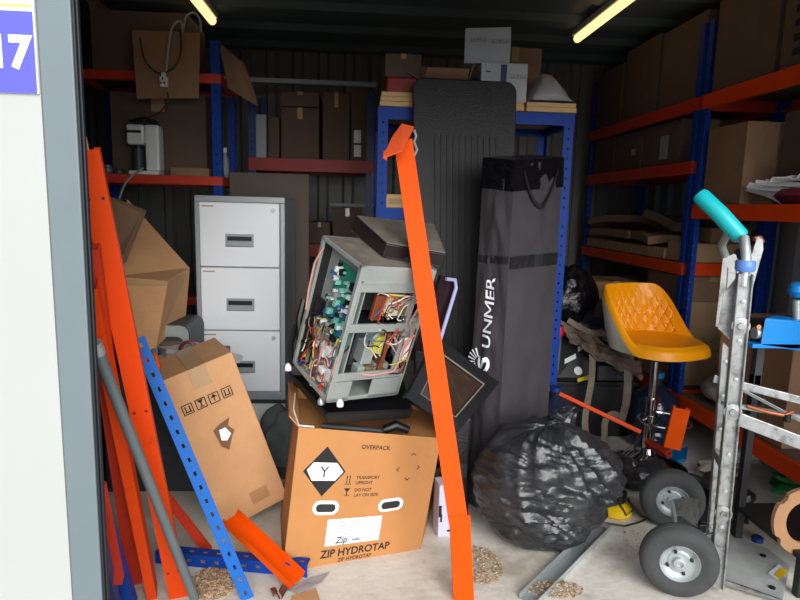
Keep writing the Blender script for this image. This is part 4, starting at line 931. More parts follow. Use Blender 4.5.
# ================================================================= bar stool
t = thing('bar_stool', 'orange quilted bar stool with cream shell on a chrome pole', 'stool')
S0 = V((1.485, 2.88, 0)); PS = V((1.515, 2.88, 0))
mb = MB(); mb.lathe([(0, .0), (.195, .0), (.2, .006), (.195, .012), (.16, .026), (.08, .05), (.04, .075), (.032, .10), (0, .1)], 40, Matrix.Translation(PS)); mb.build('base', CHROME, t)
mb = MB(); mb.cyl(PS+V((0, 0, .09)), PS+V((0, 0, .36)), .029, n=24); mb.cyl(PS+V((0, 0, .36)), PS+V((0, 0, .60)), .021, n=24); mb.cyl(PS+V((0, 0, .355)), PS+V((0, 0, .37)), .032); mb.build('pole', CHROME, t)
mb = MB(); RC = PS+V((.06, -.03, .26)); mb.tube([RC+V((.125*math.cos(a*PI/18), .125*math.sin(a*PI/18), 0)) for a in range(36)], .007, 8, closed=True)
mb.cyl(RC+V((-.125, 0, 0)), PS+V((-.02, 0, .26)), .006, n=8); mb.cyl(PS+V((.0, 0, .24)), PS+V((0, 0, .28)), .034); mb.build('footrest_ring', CHROME, t)
mb = MB(); mb.cbox(PS+V((0, 0, .60)), (.2, .2, .012)); mb.cbox(PS+V((0, 0, .585)), (.08, .08, .03)); mb.build('mount_plate', BLKM, t)
SCn = PS+V((-.005, -.0, .615)); BD = R(114)      # back direction
def rimh(a):
    d = abs((a-BD+PI) % (2*PI)-PI)
    if d < R(48): return .30
    if d < R(112): k = (d-R(48))/R(64); k = k*k*(3-2*k); return .30*(1-k)+.035*k
    return .035
def rimr(a):
    d = abs((a-BD+PI) % (2*PI)-PI); c_ = math.cos(a-BD)
    return 1./((abs(math.cos(a-BD))/.218)**2.6+(abs(math.sin(a-BD))/.218)**2.6)**(1/2.6)
def seatp(a, s_, inner):
    # s_ 0 centre .. 1 rim
    Rr = rimr(a); Hh = rimh(a); th = .0 if inner else .035
    k = s_; flat = .62
    if k < flat: r = Rr*.90*(k/flat); z = .015*(k/flat)**2
    else:
        q = (k-flat)/(1-flat); r = Rr*(.90+.10*math.sin(q*PI/2)); z = .015+(Hh-.015)*(q**1.35)
    zb = z+(.052 if inner else 0.)*(1-.75*max(0, (k-flat)/(1-flat)))
    rr = r+(0 if inner else .016*k)
    if not inner: zb -= .026*k*k
    lean = .16*max(0, z-.03)
    return SCn+V((rr*math.cos(a)+lean*math.cos(BD), rr*math.sin(a)+lean*math.sin(BD), zb))
def quilt(p, a, s_):
    d = abs((a-BD+PI) % (2*PI)-PI)
    if s_ > .66 and d < R(75):
        u = ((a-BD+PI) % (2*PI)-PI)*.235; v = (p.z-SCn.z)
        q1 = (u/.05+v/.085) % 1.; q2 = (u/.05-v/.085) % 1.
        g = min(min(q1, 1-q1), min(q2, 1-q2)); w = min(1, (1-s_)*8)
        return -.010*max(0, 1-g*7)*w
    return 0
mb = MB(); mb.smooth = True
def inner(u, v):
    a = 2*PI*u; p = seatp(a, v, True); q = quilt(p, a, v)
    return p-V((math.cos(a), math.sin(a), 0))*q*-1*-1 if q == 0 else p+V((math.cos(a), math.sin(a), 0))*(-q)
mb.grid(inner, 220, 90)
# rolled rim
def rim(u, v):
    a = 2*PI*u; p = seatp(a, 1, True); o = seatp(a, 1, False); c_ = (p+o)/2; h = (o-p)/2
    ang = PI*v; return c_-h*math.cos(ang)+V((0, 0, .014*math.sin(ang)))
mb.grid(rim, 220, 6); mb.build('padded_seat', SEATO, t, fixn=False)
mb = MB(); mb.smooth = True; mb.grid(lambda u, v: seatp(2*PI*u, v, False)+V((0, 0, -.0)), 120, 30); mb.build('cream_shell', SEATW, t, fixn=False)

# ================================================================= hand truck
t = thing('hand_truck', 'worn aluminium hand truck with teal grip and two pneumatic wheels', 'hand truck')
O = V((1.285, 1.975, 0)); fa = V((.933, -.36, 0)); aa = V((.36, .933, 0))
def Q(f, a, z): return O+fa*f+aa*a+V((0, 0, z))
HW = .13
def bar(mb, f0, a0, z0, f1, a1, z1, w, d, side=None):     # rectangular bar between two points; w along a-axis-ish, d the other
    p0, p1 = Q(f0, a0, z0), Q(f1, a1, z1); x = (p1-p0).normalized(); s = aa if side is None else V(side); s = (s-x*s.dot(x)).normalized(); u = x.cross(s)
    mb.hexa([p0-s*w/2-u*d/2, p0+s*w/2-u*d/2, p0+s*w/2+u*d/2, p0-s*w/2+u*d/2, p1-s*w/2-u*d/2, p1+s*w/2-u*d/2, p1+s*w/2+u*d/2, p1-s*w/2+u*d/2])
for a in (-HW, HW):
    fb_, ft_, zt3 = (.025, .005, 1.12) if a < 0 else (.055, .02, 1.12)
    bw = .046 if a < 0 else .034
    mb = MB(); bar(mb, fb_, a, .02, ft_, a, zt3, .022, bw)
    for e_ in (-1, 1): bar(mb, fb_+e_*(bw/2-.003), a-.006, .02, ft_+e_*(bw/2-.003), a-.006, zt3, .036, .006)
    r_ = mb.build('rail', ALU, t, bevel=.004)
    for k in range(9):
        mb = MB(); z = .12+k*.13; c_ = Q(fb_+(ft_-fb_)*z/1.2, a-.0115, z); mb.lathe([(0, 0), (.007, 0), (.007, .003), (0, .004)], 10, Matrix.Translation(c_) @ Matrix(((fa.x, 0, -aa.x, 0), (fa.y, 0, -aa.y, 0), (0, 1, 0, 0), (0, 0, 0, 1))))
        mb.build('rivet', STEEL, r_)
for z, f_ in ((.10, .04), (.42, .032), (.86, .022)):
    mb = MB(); bar(mb, f_, -HW, z, f_, HW, z, .03, .02, (0, 0, 1)); mb.build('cross_bar', ALU, t, bevel=.003)
# joint discs
for z in (.30, .66, .95):
    mb = MB(); c_ = Q(.025-.018*z, -HW-.0125, z); MM = Matrix.Translation(c_) @ Matrix(((fa.x, 0, -aa.x, 0), (fa.y, 0, -aa.y, 0), (0, 1, 0, 0), (0, 0, 0, 1)))
    mb.lathe([(0, 0), (.028, 0), (.028, .006), (.012, .008), (.01, .014), (0, .014)], 20, MM)
    mb.build('pivot_disc', ALU, t)
# curved gusset plates under the handle
for a, nm in ((-HW, 'handle_plate'), (HW, 'handle_plate')):
    mb = MB(); pl = [(-.075, 1.02), (.0, .98), (.035, 1.10), (.045, 1.27), (.02, 1.29), (-.045, 1.36), (-.05, 1.30), (-.07, 1.15)]
    if a < 0: pl = [(-.05, .93), (-.01, .90), (.03, 1.02), (.055, 1.20), (.05, 1.23), (.035, 1.24), (.02, 1.16), (-.045, 1.05)]
    else: pl = [(-.015, .90), (.04, .90), (.04, 1.14), (.02, 1.17), (-.015, 1.15)]
    n = len(pl); aL = a+.018 if a < 0 else a-.02
    mb.add([Q(f_, aL, z) for f_, z in pl]+[Q(f_, aL+.004, z) for f_, z in pl], [tuple(range(n)), tuple(range(2*n-1, n-1, -1))]+[(i, i+n, (i+1) % n+n, (i+1) % n) for i in range(n)]); mb.build(nm, ALU, t)
# handle tubes and grip
g0 = P(742, 238, 1.93); g1 = P(699, 194, 2.03)
mb = MB(); mb.tube([Q(.005, -HW, 1.08), Q(.005, -HW, 1.17), (Q(.0, -HW, 1.23)+g0)/2, g0+V((0, 0, -.004)), g0.lerp(g1, .15)], .016, 12); mb.build('handle_tube', STEEL, t)
mb = MB(); mb.tube([Q(.02, HW, 1.08), Q(.0, HW, 1.15), Q(-.03, HW*.6, 1.20), g0.lerp(g1, .25)], .013, 12); mb.build('handle_tube', STEEL, t)
mb = MB(); mb.tube([g0, g0.lerp(g1, .04), g0.lerp(g1, .5)+V((0, 0, .004)), g0.lerp(g1, .93), g1], [.022, .028, .029, .029, .024], 20); mb.build('grip', TEAL, t)
mb = MB(); mb.M = Matrix.Identity(4); c_ = Q(.005, -HW, 1.145); mb.lathe([(.0, -.018), (.026, -.018), (.03, -.012), (.03, .012), (.026, .018), (0, .018)], 20, Matrix.Translation(c_)); mb.build('blue_collar', BLUEP, t)
mb = MB(); c_ = P(760, 238, 1.90); mb.tube([c_+V((-.02, 0, -.004)), c_, c_+V((.008, 0, -.01)), c_+V((0, 0, -.022))], .009, 8); mb.build('copper_lever', COPP, t)
mb = MB(); c_ = P(731, 312, 2.06); mb.tube([c_+V((0, 0, .03)), c_, c_+V((-.006, 0, -.03))], [.008, .012, .008], 8); mb.build('rusty_latch', COPP, t)
# wheels
MW = Matrix(((fa.x, 0, -aa.x, 0), (fa.y, 0, -aa.y, 0), (0, 1, 0, 0), (0, 0, 0, 1)))   # z of lathe -> towards camera side
W1 = V((1.115, 1.84, .128)); W2 = V((1.322, 2.275, .128))
for k, c_ in enumerate((W1, W2)):
    MM = Matrix.Translation(c_) @ MW
    mb = MB(); mb.lathe([(.066, -.03), (.085, -.036), (.112, -.034), (.122, -.026), (.1262, -.014), (.124, -.012), (.1275, -.009), (.1275, -.003), (.125, 0), (.1275, .003), (.1275, .009), (.124, .012), (.1262, .014), (.122, .026), (.112, .034), (.095, .037), (.085, .036), (.066, .03), (.066, .0)], 56, MM); mb.build('tyre', RUBT, t)
    mb = MB(); mb.lathe([(.0, -.02), (.066, -.03), (.067, .028), (.064, .032), (.058, .024), (.05, .016), (.04, .014), (.035, .018), (.0, .018)], 40, MM); rim_ = mb.build('wheel_rim', STEEL, t)
    mb = MB(); mb.lathe([(0, .018), (.02, .018), (.02, .032), (.011, .034), (.011, .028), (0, .028)], 24, MM); mb.build('hub', STEEL, rim_)
    for j in range(4):
        a = j*PI/2+.4; mb = MB(); mb.lathe([(0, .014), (.006, .014), (.006, .024), (0, .024)], 6, MM @ Matrix.Translation((.040*math.cos(a), .040*math.sin(a), 0))); mb.build('wheel_bolt', BLKM, rim_)
mb = MB(); mb.cyl(W1, W2, .009, n=12); mb.build('axle', STEEL, t)
for wc, a in ((W1, -HW), (W2, HW)):
    mb = MB(); q1 = Q(.0, a, .22); q2 = Q(.0, a, .10); e0 = wc+(aa*.055 if wc is W1 else -aa*.055); x = aa*.004
    mb.hexa([e0-V((0, 0, .025))-x, e0-V((0, 0, .025))+x, q2+x, q2-x, e0+V((0, 0, .025))-x, e0+V((0, 0, .025))+x, q1+x, q1-x]); mb.build('axle_bracket', ALU, t)
# toe plate
c4 = [Z(720, 582, .02), Z(782, 601, .02), Z(790, 566, .02), Z(768, 549, .02), Z(724, 532, .02)]
mb = MB(); n = 5; mb.add(c4+[p-V((0, 0, .008)) for p in c4], [tuple(range(n)), tuple(range(2*n-1, n-1, -1))]+[(i, i+n, (i+1) % n+n, (i+1) % n) for i in range(n)]); tp = mb.build('toe_plate', mat('scuffed_toe_plate', (186, 188, 186), .6, metal=.25, var=.15, scale=16), t)
mb = MB(); mb.hexa([c4[0]-V((0, 0, .008)), c4[1]-V((0, 0, .008)), c4[1]+V((0, .012, -.008)), c4[0]+V((0, .012, -.008)), c4[0]+V((0, 0, .012)), c4[1]+V((0, 0, .002)), c4[1]+V((0, .012, .002)), c4[0]+V((0, .012, .012))]); mb.build('toe_edge', ALU, tp)
for px, py in ((763, 556), (772, 588)):
    mb = MB(); mb.lathe([(0, 0), (.011, 0), (.011, .004), (0, .005)], 14, Matrix.Translation(Z(px, py, .0205))); mb.build('bolt', BLKM, tp)
mb = MB(); q = [Z(768, 573, .024), Z(778, 580, .024), Z(788, 572, .024), Z(779, 564, .024)]; mb.add(q, [(0, 1, 2, 3)]); lb_ = mb.build('sticker', PAPER, tp)
mb = MB(); q = [Z(779, 579, .027), Z(788, 572, .027), Z(783, 567, .027), Z(774, 574, .027)]; mb.add(q, [(0, 1, 2, 3)]); mb.build('sticker_yellow', YEL, tp)
# folded-out arms
for a, z0, z1, w in ((-HW, .645, .575, .045), (HW, .70, .66, .03)):
    mb = MB(); bar(mb, .0, a, z0, .42, a, z0-(z0-z1)*1.8, .012, w); mb.build('folding_arm', ALU, t, bevel=.003)
mb = MB(); bar(mb, .0, -.05, .66, .40, .08, .59, .02, .012); bar(mb, .05, HW, .69, .38, -HW, .575, .02, .008); mb.build('brace', STEEL, t)
mb = MB(); mb.tube([Q(.08, -.04, .655), Q(.14, -.05, .645), Q(.19, -.05, .64), Q(.22, -.03, .65)], .007, 8); mb.build('copper_link', COPP, t)
for f_, a in ((.16, .10), (.20, -.05)):
    mb = MB(); mb.lathe([(0, -.012), (.012, -.012), (.012, .012), (0, .012)], 14, Matrix.Translation(Q(f_, a, .66-f_*.14))); mb.build('rubber_buffer', BLK, t)

# ================================================================= black trolley at right with blue tool and ring
t = thing('black_work_trolley', 'black steel bench stand at the right edge behind the hand truck', 'trolley')
tx0, tx1, ty0, ty1 = 1.53, 1.80, 1.80, 2.18
for (x_, y_) in ((tx0, ty0), (tx0, ty1), (tx1, ty1), (tx1, ty0)):
    mb = MB(); zt2 = .70 if (x_, y_) != (tx0, ty0) else .14; mb.box((x_, y_-.03 if y_ == ty1 else y_, 0), (x_+.03, y_ if y_ == ty1 else y_+.03, zt2 if x_ == tx0 else .86)); mb.build('leg', BLKM, t, bevel=.003)
mb = MB(); mb.box((tx0+.001, ty0, .135), (tx1+.03, ty1, .155)); mb.build('lower_tray', BLKM, t)
mb = MB(); mb.box((tx0-.05, ty1-.10, .855), (tx1+.03, ty1+.0, .92)); mb.build('top_rail', BLKM, t, bevel=.004)
mb = MB(); mb.box((tx0, ty1-.03, .66), (tx0+.03, ty1, .86)); mb.build('gusset', GREYD, t)
t = thing('blue_bench_tool', 'bright blue metal tool head on the black bench stand', 'tool')
c0 = P(778, 334, 2.12)
hx = Hex([P(760, 346, 2.05), P(806, 352, 2.05), P(815, 345, 2.14), P(768, 340, 2.14), P(765, 318, 2.05), P(806, 322, 2.05), P(812, 318, 2.14), P(772, 315, 2.14)])
mb = MB(); mb.hexa(hx.p); mb.build('body', BLUET, t, bevel=.006)
mb = MB(); a, b_ = P(754, 333, 2.08), P(764, 333, 2.08); mb.cyl(a, b_, .022, n=16); mb.build('chuck', STEEL, t)
mb = MB(); mb.cyl(P(757, 327, 2.045), P(759, 327, 2.03), .008); mb.build('bolt', COPP, t)
mb = MB(); mb.box((P(753, 343, 2.05).x, 2.05, P(753, 348, 2.05).z), (1.62, 2.14, P(753, 344, 2.05).z)); mb.build('base_plate', BLUET, t)
mb = MB(); mb.cyl(P(797, 320, 2.10), P(797, 300, 2.10), .014); mb.build('column', STEEL, t)
mb = MB(); mb.smooth = True; kc = P(798, 290, 2.10); mb.lathe([(0, -.03), (.02, -.026), (.034, -.005), (.03, .018), (.012, .03), (0, .03)], 20, Matrix.Translation(kc)); mb.build('knob', BLUET, t)
# MDF ring
rc = P(806, 523, 1.86); t = None
mb = MB(); NR = 64; vs = []; th = .016
def rr_(k):
    a = 360*k/NR; ro, ri = .118, .073
    for c_ in (135, 212, 45, -35):
        if abs((a-c_+180) % 360-180) < 6: ro = .108
    return ro, ri
for sgn in (0, 1):
    for k in range(NR):
        a = 2*PI*k/NR; ro, ri = rr_(k)
        vs += [rc+V((ro*math.cos(a), sgn*th+ro*math.sin(a)*.12, ro*math.sin(a))), rc+V((ri*math.cos(a), sgn*th+ri*math.sin(a)*.12, ri*math.sin(a)))]
fs = []
for k in range(NR):
    j = (k+1) % NR; a0_, a1_, b0_, b1_ = 2*k, 2*k+1, 2*j, 2*j+1; S = 2*NR
    fs += [(a0_, b0_, b1_, a1_), (a0_+S, a1_+S, b1_+S, b0_+S), (a0_, a0_+S, b0_+S, b0_), (a1_, b1_, b1_+S, a1_+S)]
mb.add(vs, fs); tag(mb.build('notched_wooden_ring', MDF), 'notched flat wooden ring standing on the low black tray at the right edge', 'ring')

# ================================================================= clutter behind the stool
t = thing('black_crate', 'black plastic crate on the floor behind the bin bag', 'crate')
mb = MB(); mb.box((1.12, 3.28, 0), (1.62, 3.60, .33)); mb.build('crate_body', BLKM, t, bevel=.01)
mb = MB(); mb.box((1.11, 3.27, .31), (1.63, 3.61, .335)); mb.build('rim', BLK, t, bevel=.004)
t = thing('black_tool_case', 'black case with white and yellow stickers on top of the black crate', 'case')
hx = boxhex((1.11, 3.25, .337), (1.38, 3.58, .66), rot=0)
pA = [(q.x, q.y, q.z) for q in hx.p]; pA[4] = (1.14, 3.30, .63); pA[5] = (1.33, 3.33, .58); hx = Hex([V(q) for q in pA])
mb = MB(); mb.hexa(hx.p); mb.build('case_body', BLK, t, bevel=.03)
mb = MB(); f = hx.front(.006); poly(mb, f, [(.25, .38), (.55, .52), (.55, .62), (.25, .48)]); poly(mb, f, [(.62, .66), (.78, .74), (.78, .85), (.62, .77)]); mb.build('white_sticker', PAPER, t)
mb = MB(); poly(mb, f, [(.58+.1*math.cos(k*PI/6), .26+.09*math.sin(k*PI/6)) for k in range(12)]); mb.build('round_sticker', PAPER, t)
mb = MB(); poly(mb, f, [(.55, .02), (.85, .1), (.85, .18), (.55, .1)]); mb.build('yellow_sticker', YEL, t)
mb = MB(); c_ = P(559, 331, 3.2); mb.lathe([(0, -.03), (.026, -.026), (.03, .0), (.024, .026), (0, .03)], 16, Matrix.Translation(c_)); mb.build('red_cap', RED, t)
# dark round drum and cable coil behind post
mb = MB(); mb.smooth = True; c_ = P(572, 310, 3.35); mb.grid(sack((1.24, 3.42, .80), (.15, .12, .20), 7, .2), 24, 16); tag(mb.build('dark_bag_bundle', VINYL), 'shiny black rounded bundle between blue post and stool seat', 'bag')
mb = MB(); mb.smooth = True; mb.grid(sack((1.44, 3.42, .66), (.20, .16, .14), 11, .4), 24, 16); tag(mb.build('dark_bag_bundle', BAGM), 'lower black plastic bundle left of the stool seat', 'bag')
carton('brown carton standing on the floor behind the stool seat', boxhex((1.45, 3.62, 0), (1.76, 3.95, .88)), CARDD)
# canvas heap and straps
t = thing('canvas_harness', 'dusty brown canvas harness with hanging straps over the black case', 'harness')
mb = MB(); mb.smooth = True
def canv(u, v):
    p = P(558, 318, 3.22).lerp(P(640, 362, 3.2), u).lerp(P(572, 344, 3.17).lerp(P(642, 380, 3.15), u), v)
    return p+V((.02*noise.noise((u*5, v*5, 0)), .035*noise.noise((u*6, v*5, 3)), .045*noise.noise((u*7, v*4, 8))))
mb.grid(canv, 40, 18); mb.build('canvas', CANV, t, solid=.008)
mb = MB()
def strap(pp, Y0, Y1, w, tw=0):
    pts = []
    n = len(pp)
    for i, (x_, y_) in enumerate(pp): pts.append(P(x_, y_, Y0+(Y1-Y0)*i/(n-1)))
    sm_ = []
    for i in range(n-1):
        a0_ = pts[max(i-1, 0)]; a1_ = pts[i]; a2_ = pts[i+1]; a3_ = pts[min(i+2, n-1)]
        for k in range(5): s_ = k/5; sm_.append(.5*((2*a1_)+(a2_-a0_)*s_+(2*a0_-5*a1_+4*a2_-a3_)*s_*s_+(3*a1_-a0_-3*a2_+a3_)*s_**3))
    sm_.append(pts[-1]); vs = []
    for i, p in enumerate(sm_):
        d = (sm_[min(i+1, len(sm_)-1)]-sm_[max(i-1, 0)]).normalized(); s_ = d.cross(V((0, 1, 0))).normalized(); vs += [p-s_*w/2, p+s_*w/2]
    mb.add(vs, [(2*i, 2*i+1, 2*i+3, 2*i+2) for i in range(len(sm_)-1)])
strap([(592, 345), (592, 375), (588, 400), (585, 420), (587, 435), (596, 445), (604, 438), (605, 422), (612, 414), (622, 418)], 3.18, 3.12, .036)
mb.build('strap', WEB, t, solid=.003)
mb = MB(); strap([(628, 370), (627, 395), (624, 412), (620, 424)], 3.15, 3.10, .044); mb.build('strap', WEB, t, solid=.003)
mb = MB(); strap([(568, 320), (590, 332), (615, 335), (640, 345)], 3.2, 3.2, .03); mb.build('strap', WEB, t, solid=.003)
# small mixed bits on the crate
bits = [(PURP, 604, 366, .07, .02, 'purple plastic piece on the crate rim'), (PURP, 590, 392, .04, .02, 'small pink-purple piece beside the strap'), (FROST, 612, 385, .05, .02, 'small grey fitting on the crate'), (RED, 606, 378, .03, .015, 'small red part among the fittings'), (STEEL, 598, 384, .05, .015, 'steel fitting beside the small red part'), (STEEL, 618, 376, .045, .02, 'steel clamp right of the small red part')]
for m, px, py, w, h, lb_ in bits:
    c_ = P(px, py, 3.28); mb = MB(); mb.M = Matrix.Translation((c_.x, 3.35+.03*(px%4), .445)) @ Euler((.3, .4, px*.7)).to_matrix().to_4x4(); mb.cbox((0, 0, 0), (w, w*.4, h)); mb.cyl((w*.3, 0, 0), (w*.3, 0, h*1.6), w*.12, n=8); tag(mb.build('small_part', m, bevel=.004), lb_, 'part')
mb = MB(); mb.box((1.39, 3.29, .337), (1.61, 3.56, .43)); tag(mb.build('mixed_parts_box', GREYD, bevel=.008), 'dark open box of small fittings behind the hanging strap', 'box')
# thin orange beam slanting
stick('orange_shelf_beam', 'slim orange beam slanting down from the blue post to the stool base', P(548, 388, 2.90), P(641, 432, 2.70), .018, .02, ORANGE, nrm=(-.1, -1, .4), holes=False)
# orange upright piece and longer low one
t, *_ = stick('orange_shelf_beam', 'short wide orange beam end standing right of the stool pole', P(672, 449, 2.62), P(682, 409, 2.60), .075, .03, ORANGEB, nrm=(-.3, -1, .2), holes=False)
stick('orange_shelf_beam', 'dull orange beam lying low behind the stool base', P(646, 440, 2.8), P(668, 452, 2.65), .03, .03, REDO, nrm=(0, -1, .4), holes=False)
# navy water bottle
t = thing('water_bottle', 'large dark navy water cooler bottle behind the stool pole', 'bottle')
mb = MB(); mb.M = Matrix.Translation((1.688, 3.18, .155))
mb.lathe([(0, -.15), (.12, -.15), (.135, -.13), (.137, -.05), (.130, -.04), (.137, -.03), (.137, .07), (.12, .13), (.07, .17), (.035, .20), (.035, .24), (0, .24)], 36); mb.build('bottle_body', NAVYB, t)
mb = MB(); mb.M = Matrix.Translation((1.688, 3.18, .155)); mb.lathe([(0, .24), (.038, .24), (.038, .27), (0, .27)], 20); mb.build('cap', BLUET, t)
t = thing('water_bottle', 'second navy bottle at the foot of the right blue post', 'bottle')
mb = MB(); mb.M = Matrix.Translation((1.01, 2.90, .0)); mb.lathe([(0, .0), (.10, .0), (.115, .02), (.115, .22), (.1, .28), (.06, .33), (.03, .36), (.03, .40), (0, .40)], 36); mb.build('bottle_body', NAVYB, t)
mb = MB(); mb.M = Matrix.Translation((1.01, 2.90, 0)); mb.lathe([(0, .4), (.032, .4), (.032, .42), (0, .42)], 16); mb.build('cap', BLUED, t)
# papers, blue packets, black plastic on floor
def flat(nm, lb_, pts, m, z=.004, cat='paper', th=.002):
    mb = MB(); q = [Z(x_, y_, z) for x_, y_ in pts]; mb.add(q, [tuple(range(len(q)))]); return tag(mb.build(nm, m, solid=th), lb_, cat)
flat('paper_sheet', 'white paper sheet lying left of the stool base', [(585, 452), (618, 458), (622, 472), (592, 466)], PAPER)
flat('blue_packet', 'blue packet with white patch in front of the stool base', [(618, 462), (645, 458), (642, 478), (612, 478)], BLUED, .03, 'packet', .02)
flat('paper_sheet', 'small white paper on the blue packet', [(624, 468), (634, 468), (634, 476), (622, 476)], PAPER, .043)
flat('bright_blue_lid', 'bright blue flat lid on the floor right of the stool base', [(668, 452), (688, 448), (686, 460), (672, 462)], BLUET, .015, 'lid', .015)
mb = MB(); mb.smooth = True; mb.grid(sack((1.33, 2.66, .05), (.16, .10, .075), 21, .7), 30, 16); tag(mb.build('black_plastic_wrap', BAGM), 'crumpled black plastic wrap between bin bag and rear wheel', 'plastic')
mb = MB(); mb.smooth = True; mb.grid(sack((1.64, 2.45, .05), (.12, .14, .10), 25, .7), 30, 16); tag(mb.build('black_plastic_wrap', BAGM), 'black plastic wrap on the floor behind the hand truck rails', 'plastic')
t = thing('upturned_black_tray', 'black shallow tray on the floor behind the hand truck', 'tray')
flatz = MB(); flatz.box((1.42, 2.22, .0), (1.58, 2.6, .04)); flatz.build('tray_body', BLK, t, bevel=.006)
flatz = MB(); flatz.box((1.435, 2.235, .04), (1.565, 2.585, .043)); flatz.build('tray_floor', GREYD, t)
mb = MB(); c_ = Z(757, 541, .0); mb.lathe([(0, 0), (.022, 0), (.022, .016), (.015, .022), (0, .022)], 18, Matrix.Translation((c_.x, c_.y, 0))); tag(mb.build('blue_bottle_cap', BLUED), 'small dark blue cap on the floor above the toe plate', 'cap')
# rubbish on the bottom shelf near: papers green
for k, (m, px, py, lb_) in enumerate(((PAPER, 740, 455, 'white crumpled wrapper on the bottom right shelf'), (SACKM, 720, 470, 'beige crumpled wrapper on the floor under the orange beam'), (mat('green_plastic', (50, 120, 70), .5), 790, 484, 'green plastic wrapper at the right edge below the orange beam'))):
    c_ = Z(px, py, .04); mb = MB(); mb.smooth = True; mb.grid(sack((c_.x, c_.y, .035), (.09, .06, .04), 30+k, .8), 20, 12); tag(mb.build('crumpled_wrapper', m), lb_, 'wrapper')
# yellow round float thing
t = thing('yellow_round_tool', 'yellow and black round floor tool by the bin bag', 'tool')
yc = V((1.135, 2.40, 0)); mb = MB(); mb.lathe([(0, 0), (.065, 0), (.075, .01), (.072, .035), (.05, .05), (0, .05)], 30, Matrix.Translation(yc)); mb.build('yellow_body', YEL, t)
mb = MB(); mb.lathe([(0, .05), (.045, .05), (.05, .09), (.03, .11), (0, .11)], 24, Matrix.Translation(yc+V((.01, .02, 0)))); mb.build('black_motor', BLK, t)
mb = MB(); mb.lathe([(0, .11), (.03, .11), (.032, .122), (0, .124)], 20, Matrix.Translation(yc+V((.01, .02, 0)))); mb.build('yellow_top', YEL, t)
mb = MB(); mb.tube([yc+V((.03, 0, .08)), yc+V((.07, -.02, .05)), yc+V((.10, -.05, .012)), yc+V((.14, -.09, .006)), yc+V((.18, -.02, .006)), yc+V((.2, .05, .006))], .005, 8); mb.tube([yc+V((.0, -.03, .07)), yc+V((.02, -.08, .03)), yc+V((.05, -.07, .05)), yc+V((.05, -.02, .08))], .004, 8); mb.build('cable', BLK, t)
mb = MB(); mb.tube([Z(x_, y_, .006) for x_, y_ in ((600, 522), (612, 524), (625, 526), (640, 522), (648, 518))], .004, 6); tag(mb.build('black_cable', BLK), 'thin black cable lying on concrete by the rear wheel', 'cable')
mb = MB()
for k in range(3): mb.tube([P(x_, y_+k*4, 2.75) for x_, y_ in ((590, 450), (604, 459), (620, 456), (634, 444), (640, 430))], .004, 6)
tag(mb.build('black_cable', BLK), 'black cables looping in front of the stool base', 'cable')

# floor debris: wood chips piles
def chips(nm, lb_, c, rx, ry, n, seed):
    rn = random.Random(seed); mb = MB()
    for k in range(n):
        r_ = math.sqrt(rn.random()); a = rn.uniform(0, 2*PI); x_ = c[0]+rx*r_*math.cos(a); y_ = c[1]+ry*r_*math.sin(a); s = rn.uniform(.0015, .006)
        mb.mi = rn.choice((0, 0, 1, 2)); E_ = Euler((rn.uniform(-.4, .4), rn.uniform(-.4, .4), rn.uniform(0, 6))).to_matrix(); z_ = .004+.02*(1-r_)*rn.random()
        mb.hexa([V((x_, y_, z_))+E_ @ V((a_*s, b__*s*.5, c__*.001)) for a_, b__, c__ in ((-1, -1, -1), (1, -1, -1), (1, 1, -1), (-1, 1, -1), (-1, -1, 1), (1, -1, 1), (1, 1, 1), (-1, 1, 1))])
    tag(mb.build(nm, [DUST, CARD, mat('dark_chip', (146, 118, 90), .9)]), lb_, 'debris', kind='stuff')
c_ = Z(214, 583); chips('wood_shavings', 'heap of wood shavings on the floor beside the blue upright', c_, .085, .10, 1100, 1)
c_ = Z(478, 565); chips('sawdust', 'scattered sawdust between the orange post and bin bag', c_, .09, .12, 420, 2)
c_ = Z(555, 590); chips('sawdust', 'scattered sawdust near the steel channel', c_, .10, .05, 260, 3)
c_ = Z(640, 545); chips('sawdust', 'scattered sawdust left of the front wheel', c_, .06, .12, 60, 4)
flat('cardboard_scrap', 'torn cardboard scrap on the floor at the bottom edge below the printed carton', [(292, 596), (316, 588), (322, 606), (288, 612)], CARD, .004, 'scrap')
mb = MB(); c_ = Z(279, 592, .01); mb.grid(lambda u, v: c_+V(((u-.5)*.06*(1-abs(v-.5)), (v-.5)*.05, .012*math.sin(6*u+3*v))), 8, 8); tag(mb.build('dry_leaf', mat('dry_leaf_brown', (110, 62, 42), .8), solid=.001), 'curled dry brown leaf on the floor in front of the printed carton', 'leaf')
flat('clear_film_scrap', 'clear plastic film strip on the floor in front of the orange channel', [(286, 590), (310, 578), (330, 572), (322, 582), (298, 594)], CLEARP, .004, 'film')

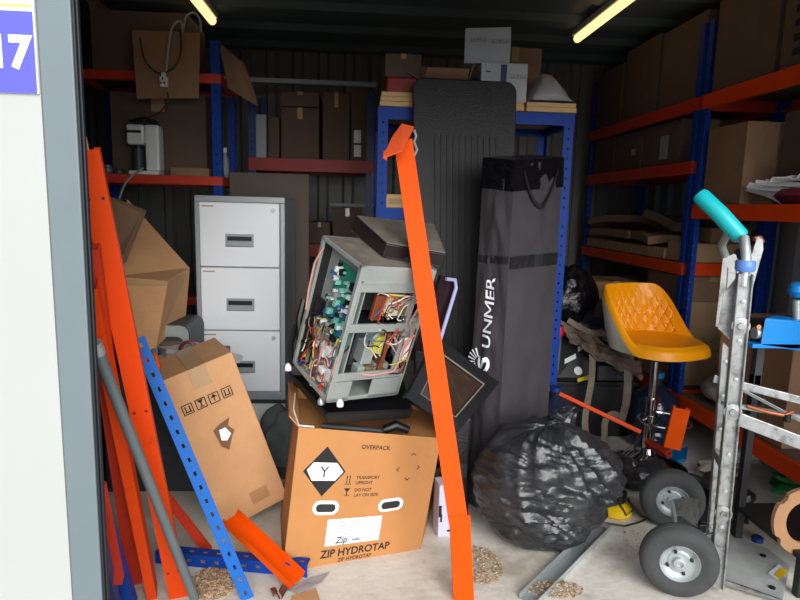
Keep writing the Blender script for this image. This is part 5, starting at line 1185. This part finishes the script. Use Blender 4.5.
# ================================================================= light
w = bpy.data.worlds.new('world'); SC.world = w; w.use_nodes = True; nt = w.node_tree; bg = nt.nodes['Background']
tc = nt.nodes.new('ShaderNodeTexCoord'); sp = nt.nodes.new('ShaderNodeSeparateXYZ'); nt.links.new(tc.outputs['Generated'], sp.inputs[0])
rp = nt.nodes.new('ShaderNodeValToRGB'); rp.color_ramp.elements[0].position = 0; rp.color_ramp.elements[0].color = (.62, .68, .75, 1); rp.color_ramp.elements[1].position = .7; rp.color_ramp.elements[1].color = (.95, 1.0, 1.08, 1)
nt.links.new(sp.outputs['Z'], rp.inputs[0]); nt.links.new(rp.outputs[0], bg.inputs[0]); bg.inputs[1].default_value = 1.1
sl = bpy.data.lights.new('sun', 'SUN'); sl.energy = 4.2; sl.angle = R(50); sl.color = (1, .985, .96); so = bpy.data.objects.new('sun', sl); COL.objects.link(so)
so.rotation_euler = Euler((R(71), 0, R(12)))
finalize()
GRP = {'ceiling_light': 'tube lights on the ceiling', 'orange_shelf_beam': 'loose orange shelf beams', 'timber_boards': 'timber boards on the blue shelf', 'flattened_carton': 'flattened cartons heaped on the corner shelf', 'small_part': 'small fittings on the black crate', 'crumpled_wrapper': 'crumpled wrappers under the right shelving', 'sawdust': 'sawdust patches on the floor', 'dark_bag_bundle': 'dark bundles behind the stool', 'water_bottle': 'navy water bottles', 'black_plastic_wrap': 'black plastic wraps on the floor', 'blue_upright_piece': 'dark blue pieces at the jamb', 'shelving_unit': 'shelving units round the walls', 'black_cable': 'black cables on the floor'}
for o in COL.objects:
    if o.parent or not o.get('label') or o.get('group'): continue
    k = o.name.split('.')[0]
    if k in GRP: o['group'] = GRP[k]
    elif k == 'cardboard_box':
        x, y, z = o.location
        if x > 1.8: o['group'] = 'cartons on top of the right-hand shelving' if z > 1.9 else 'cartons on the upper right-hand shelves' if z > 1.3 else 'cartons on the lower right-hand shelves'
        elif y > 4.2: o['group'] = 'cartons on the back wall shelving'
SC.view_settings.view_transform = 'Standard'; SC.view_settings.look = 'None'; SC.view_settings.gamma = 1; SC.view_settings.exposure = -.05
SC.cycles.use_denoising = True
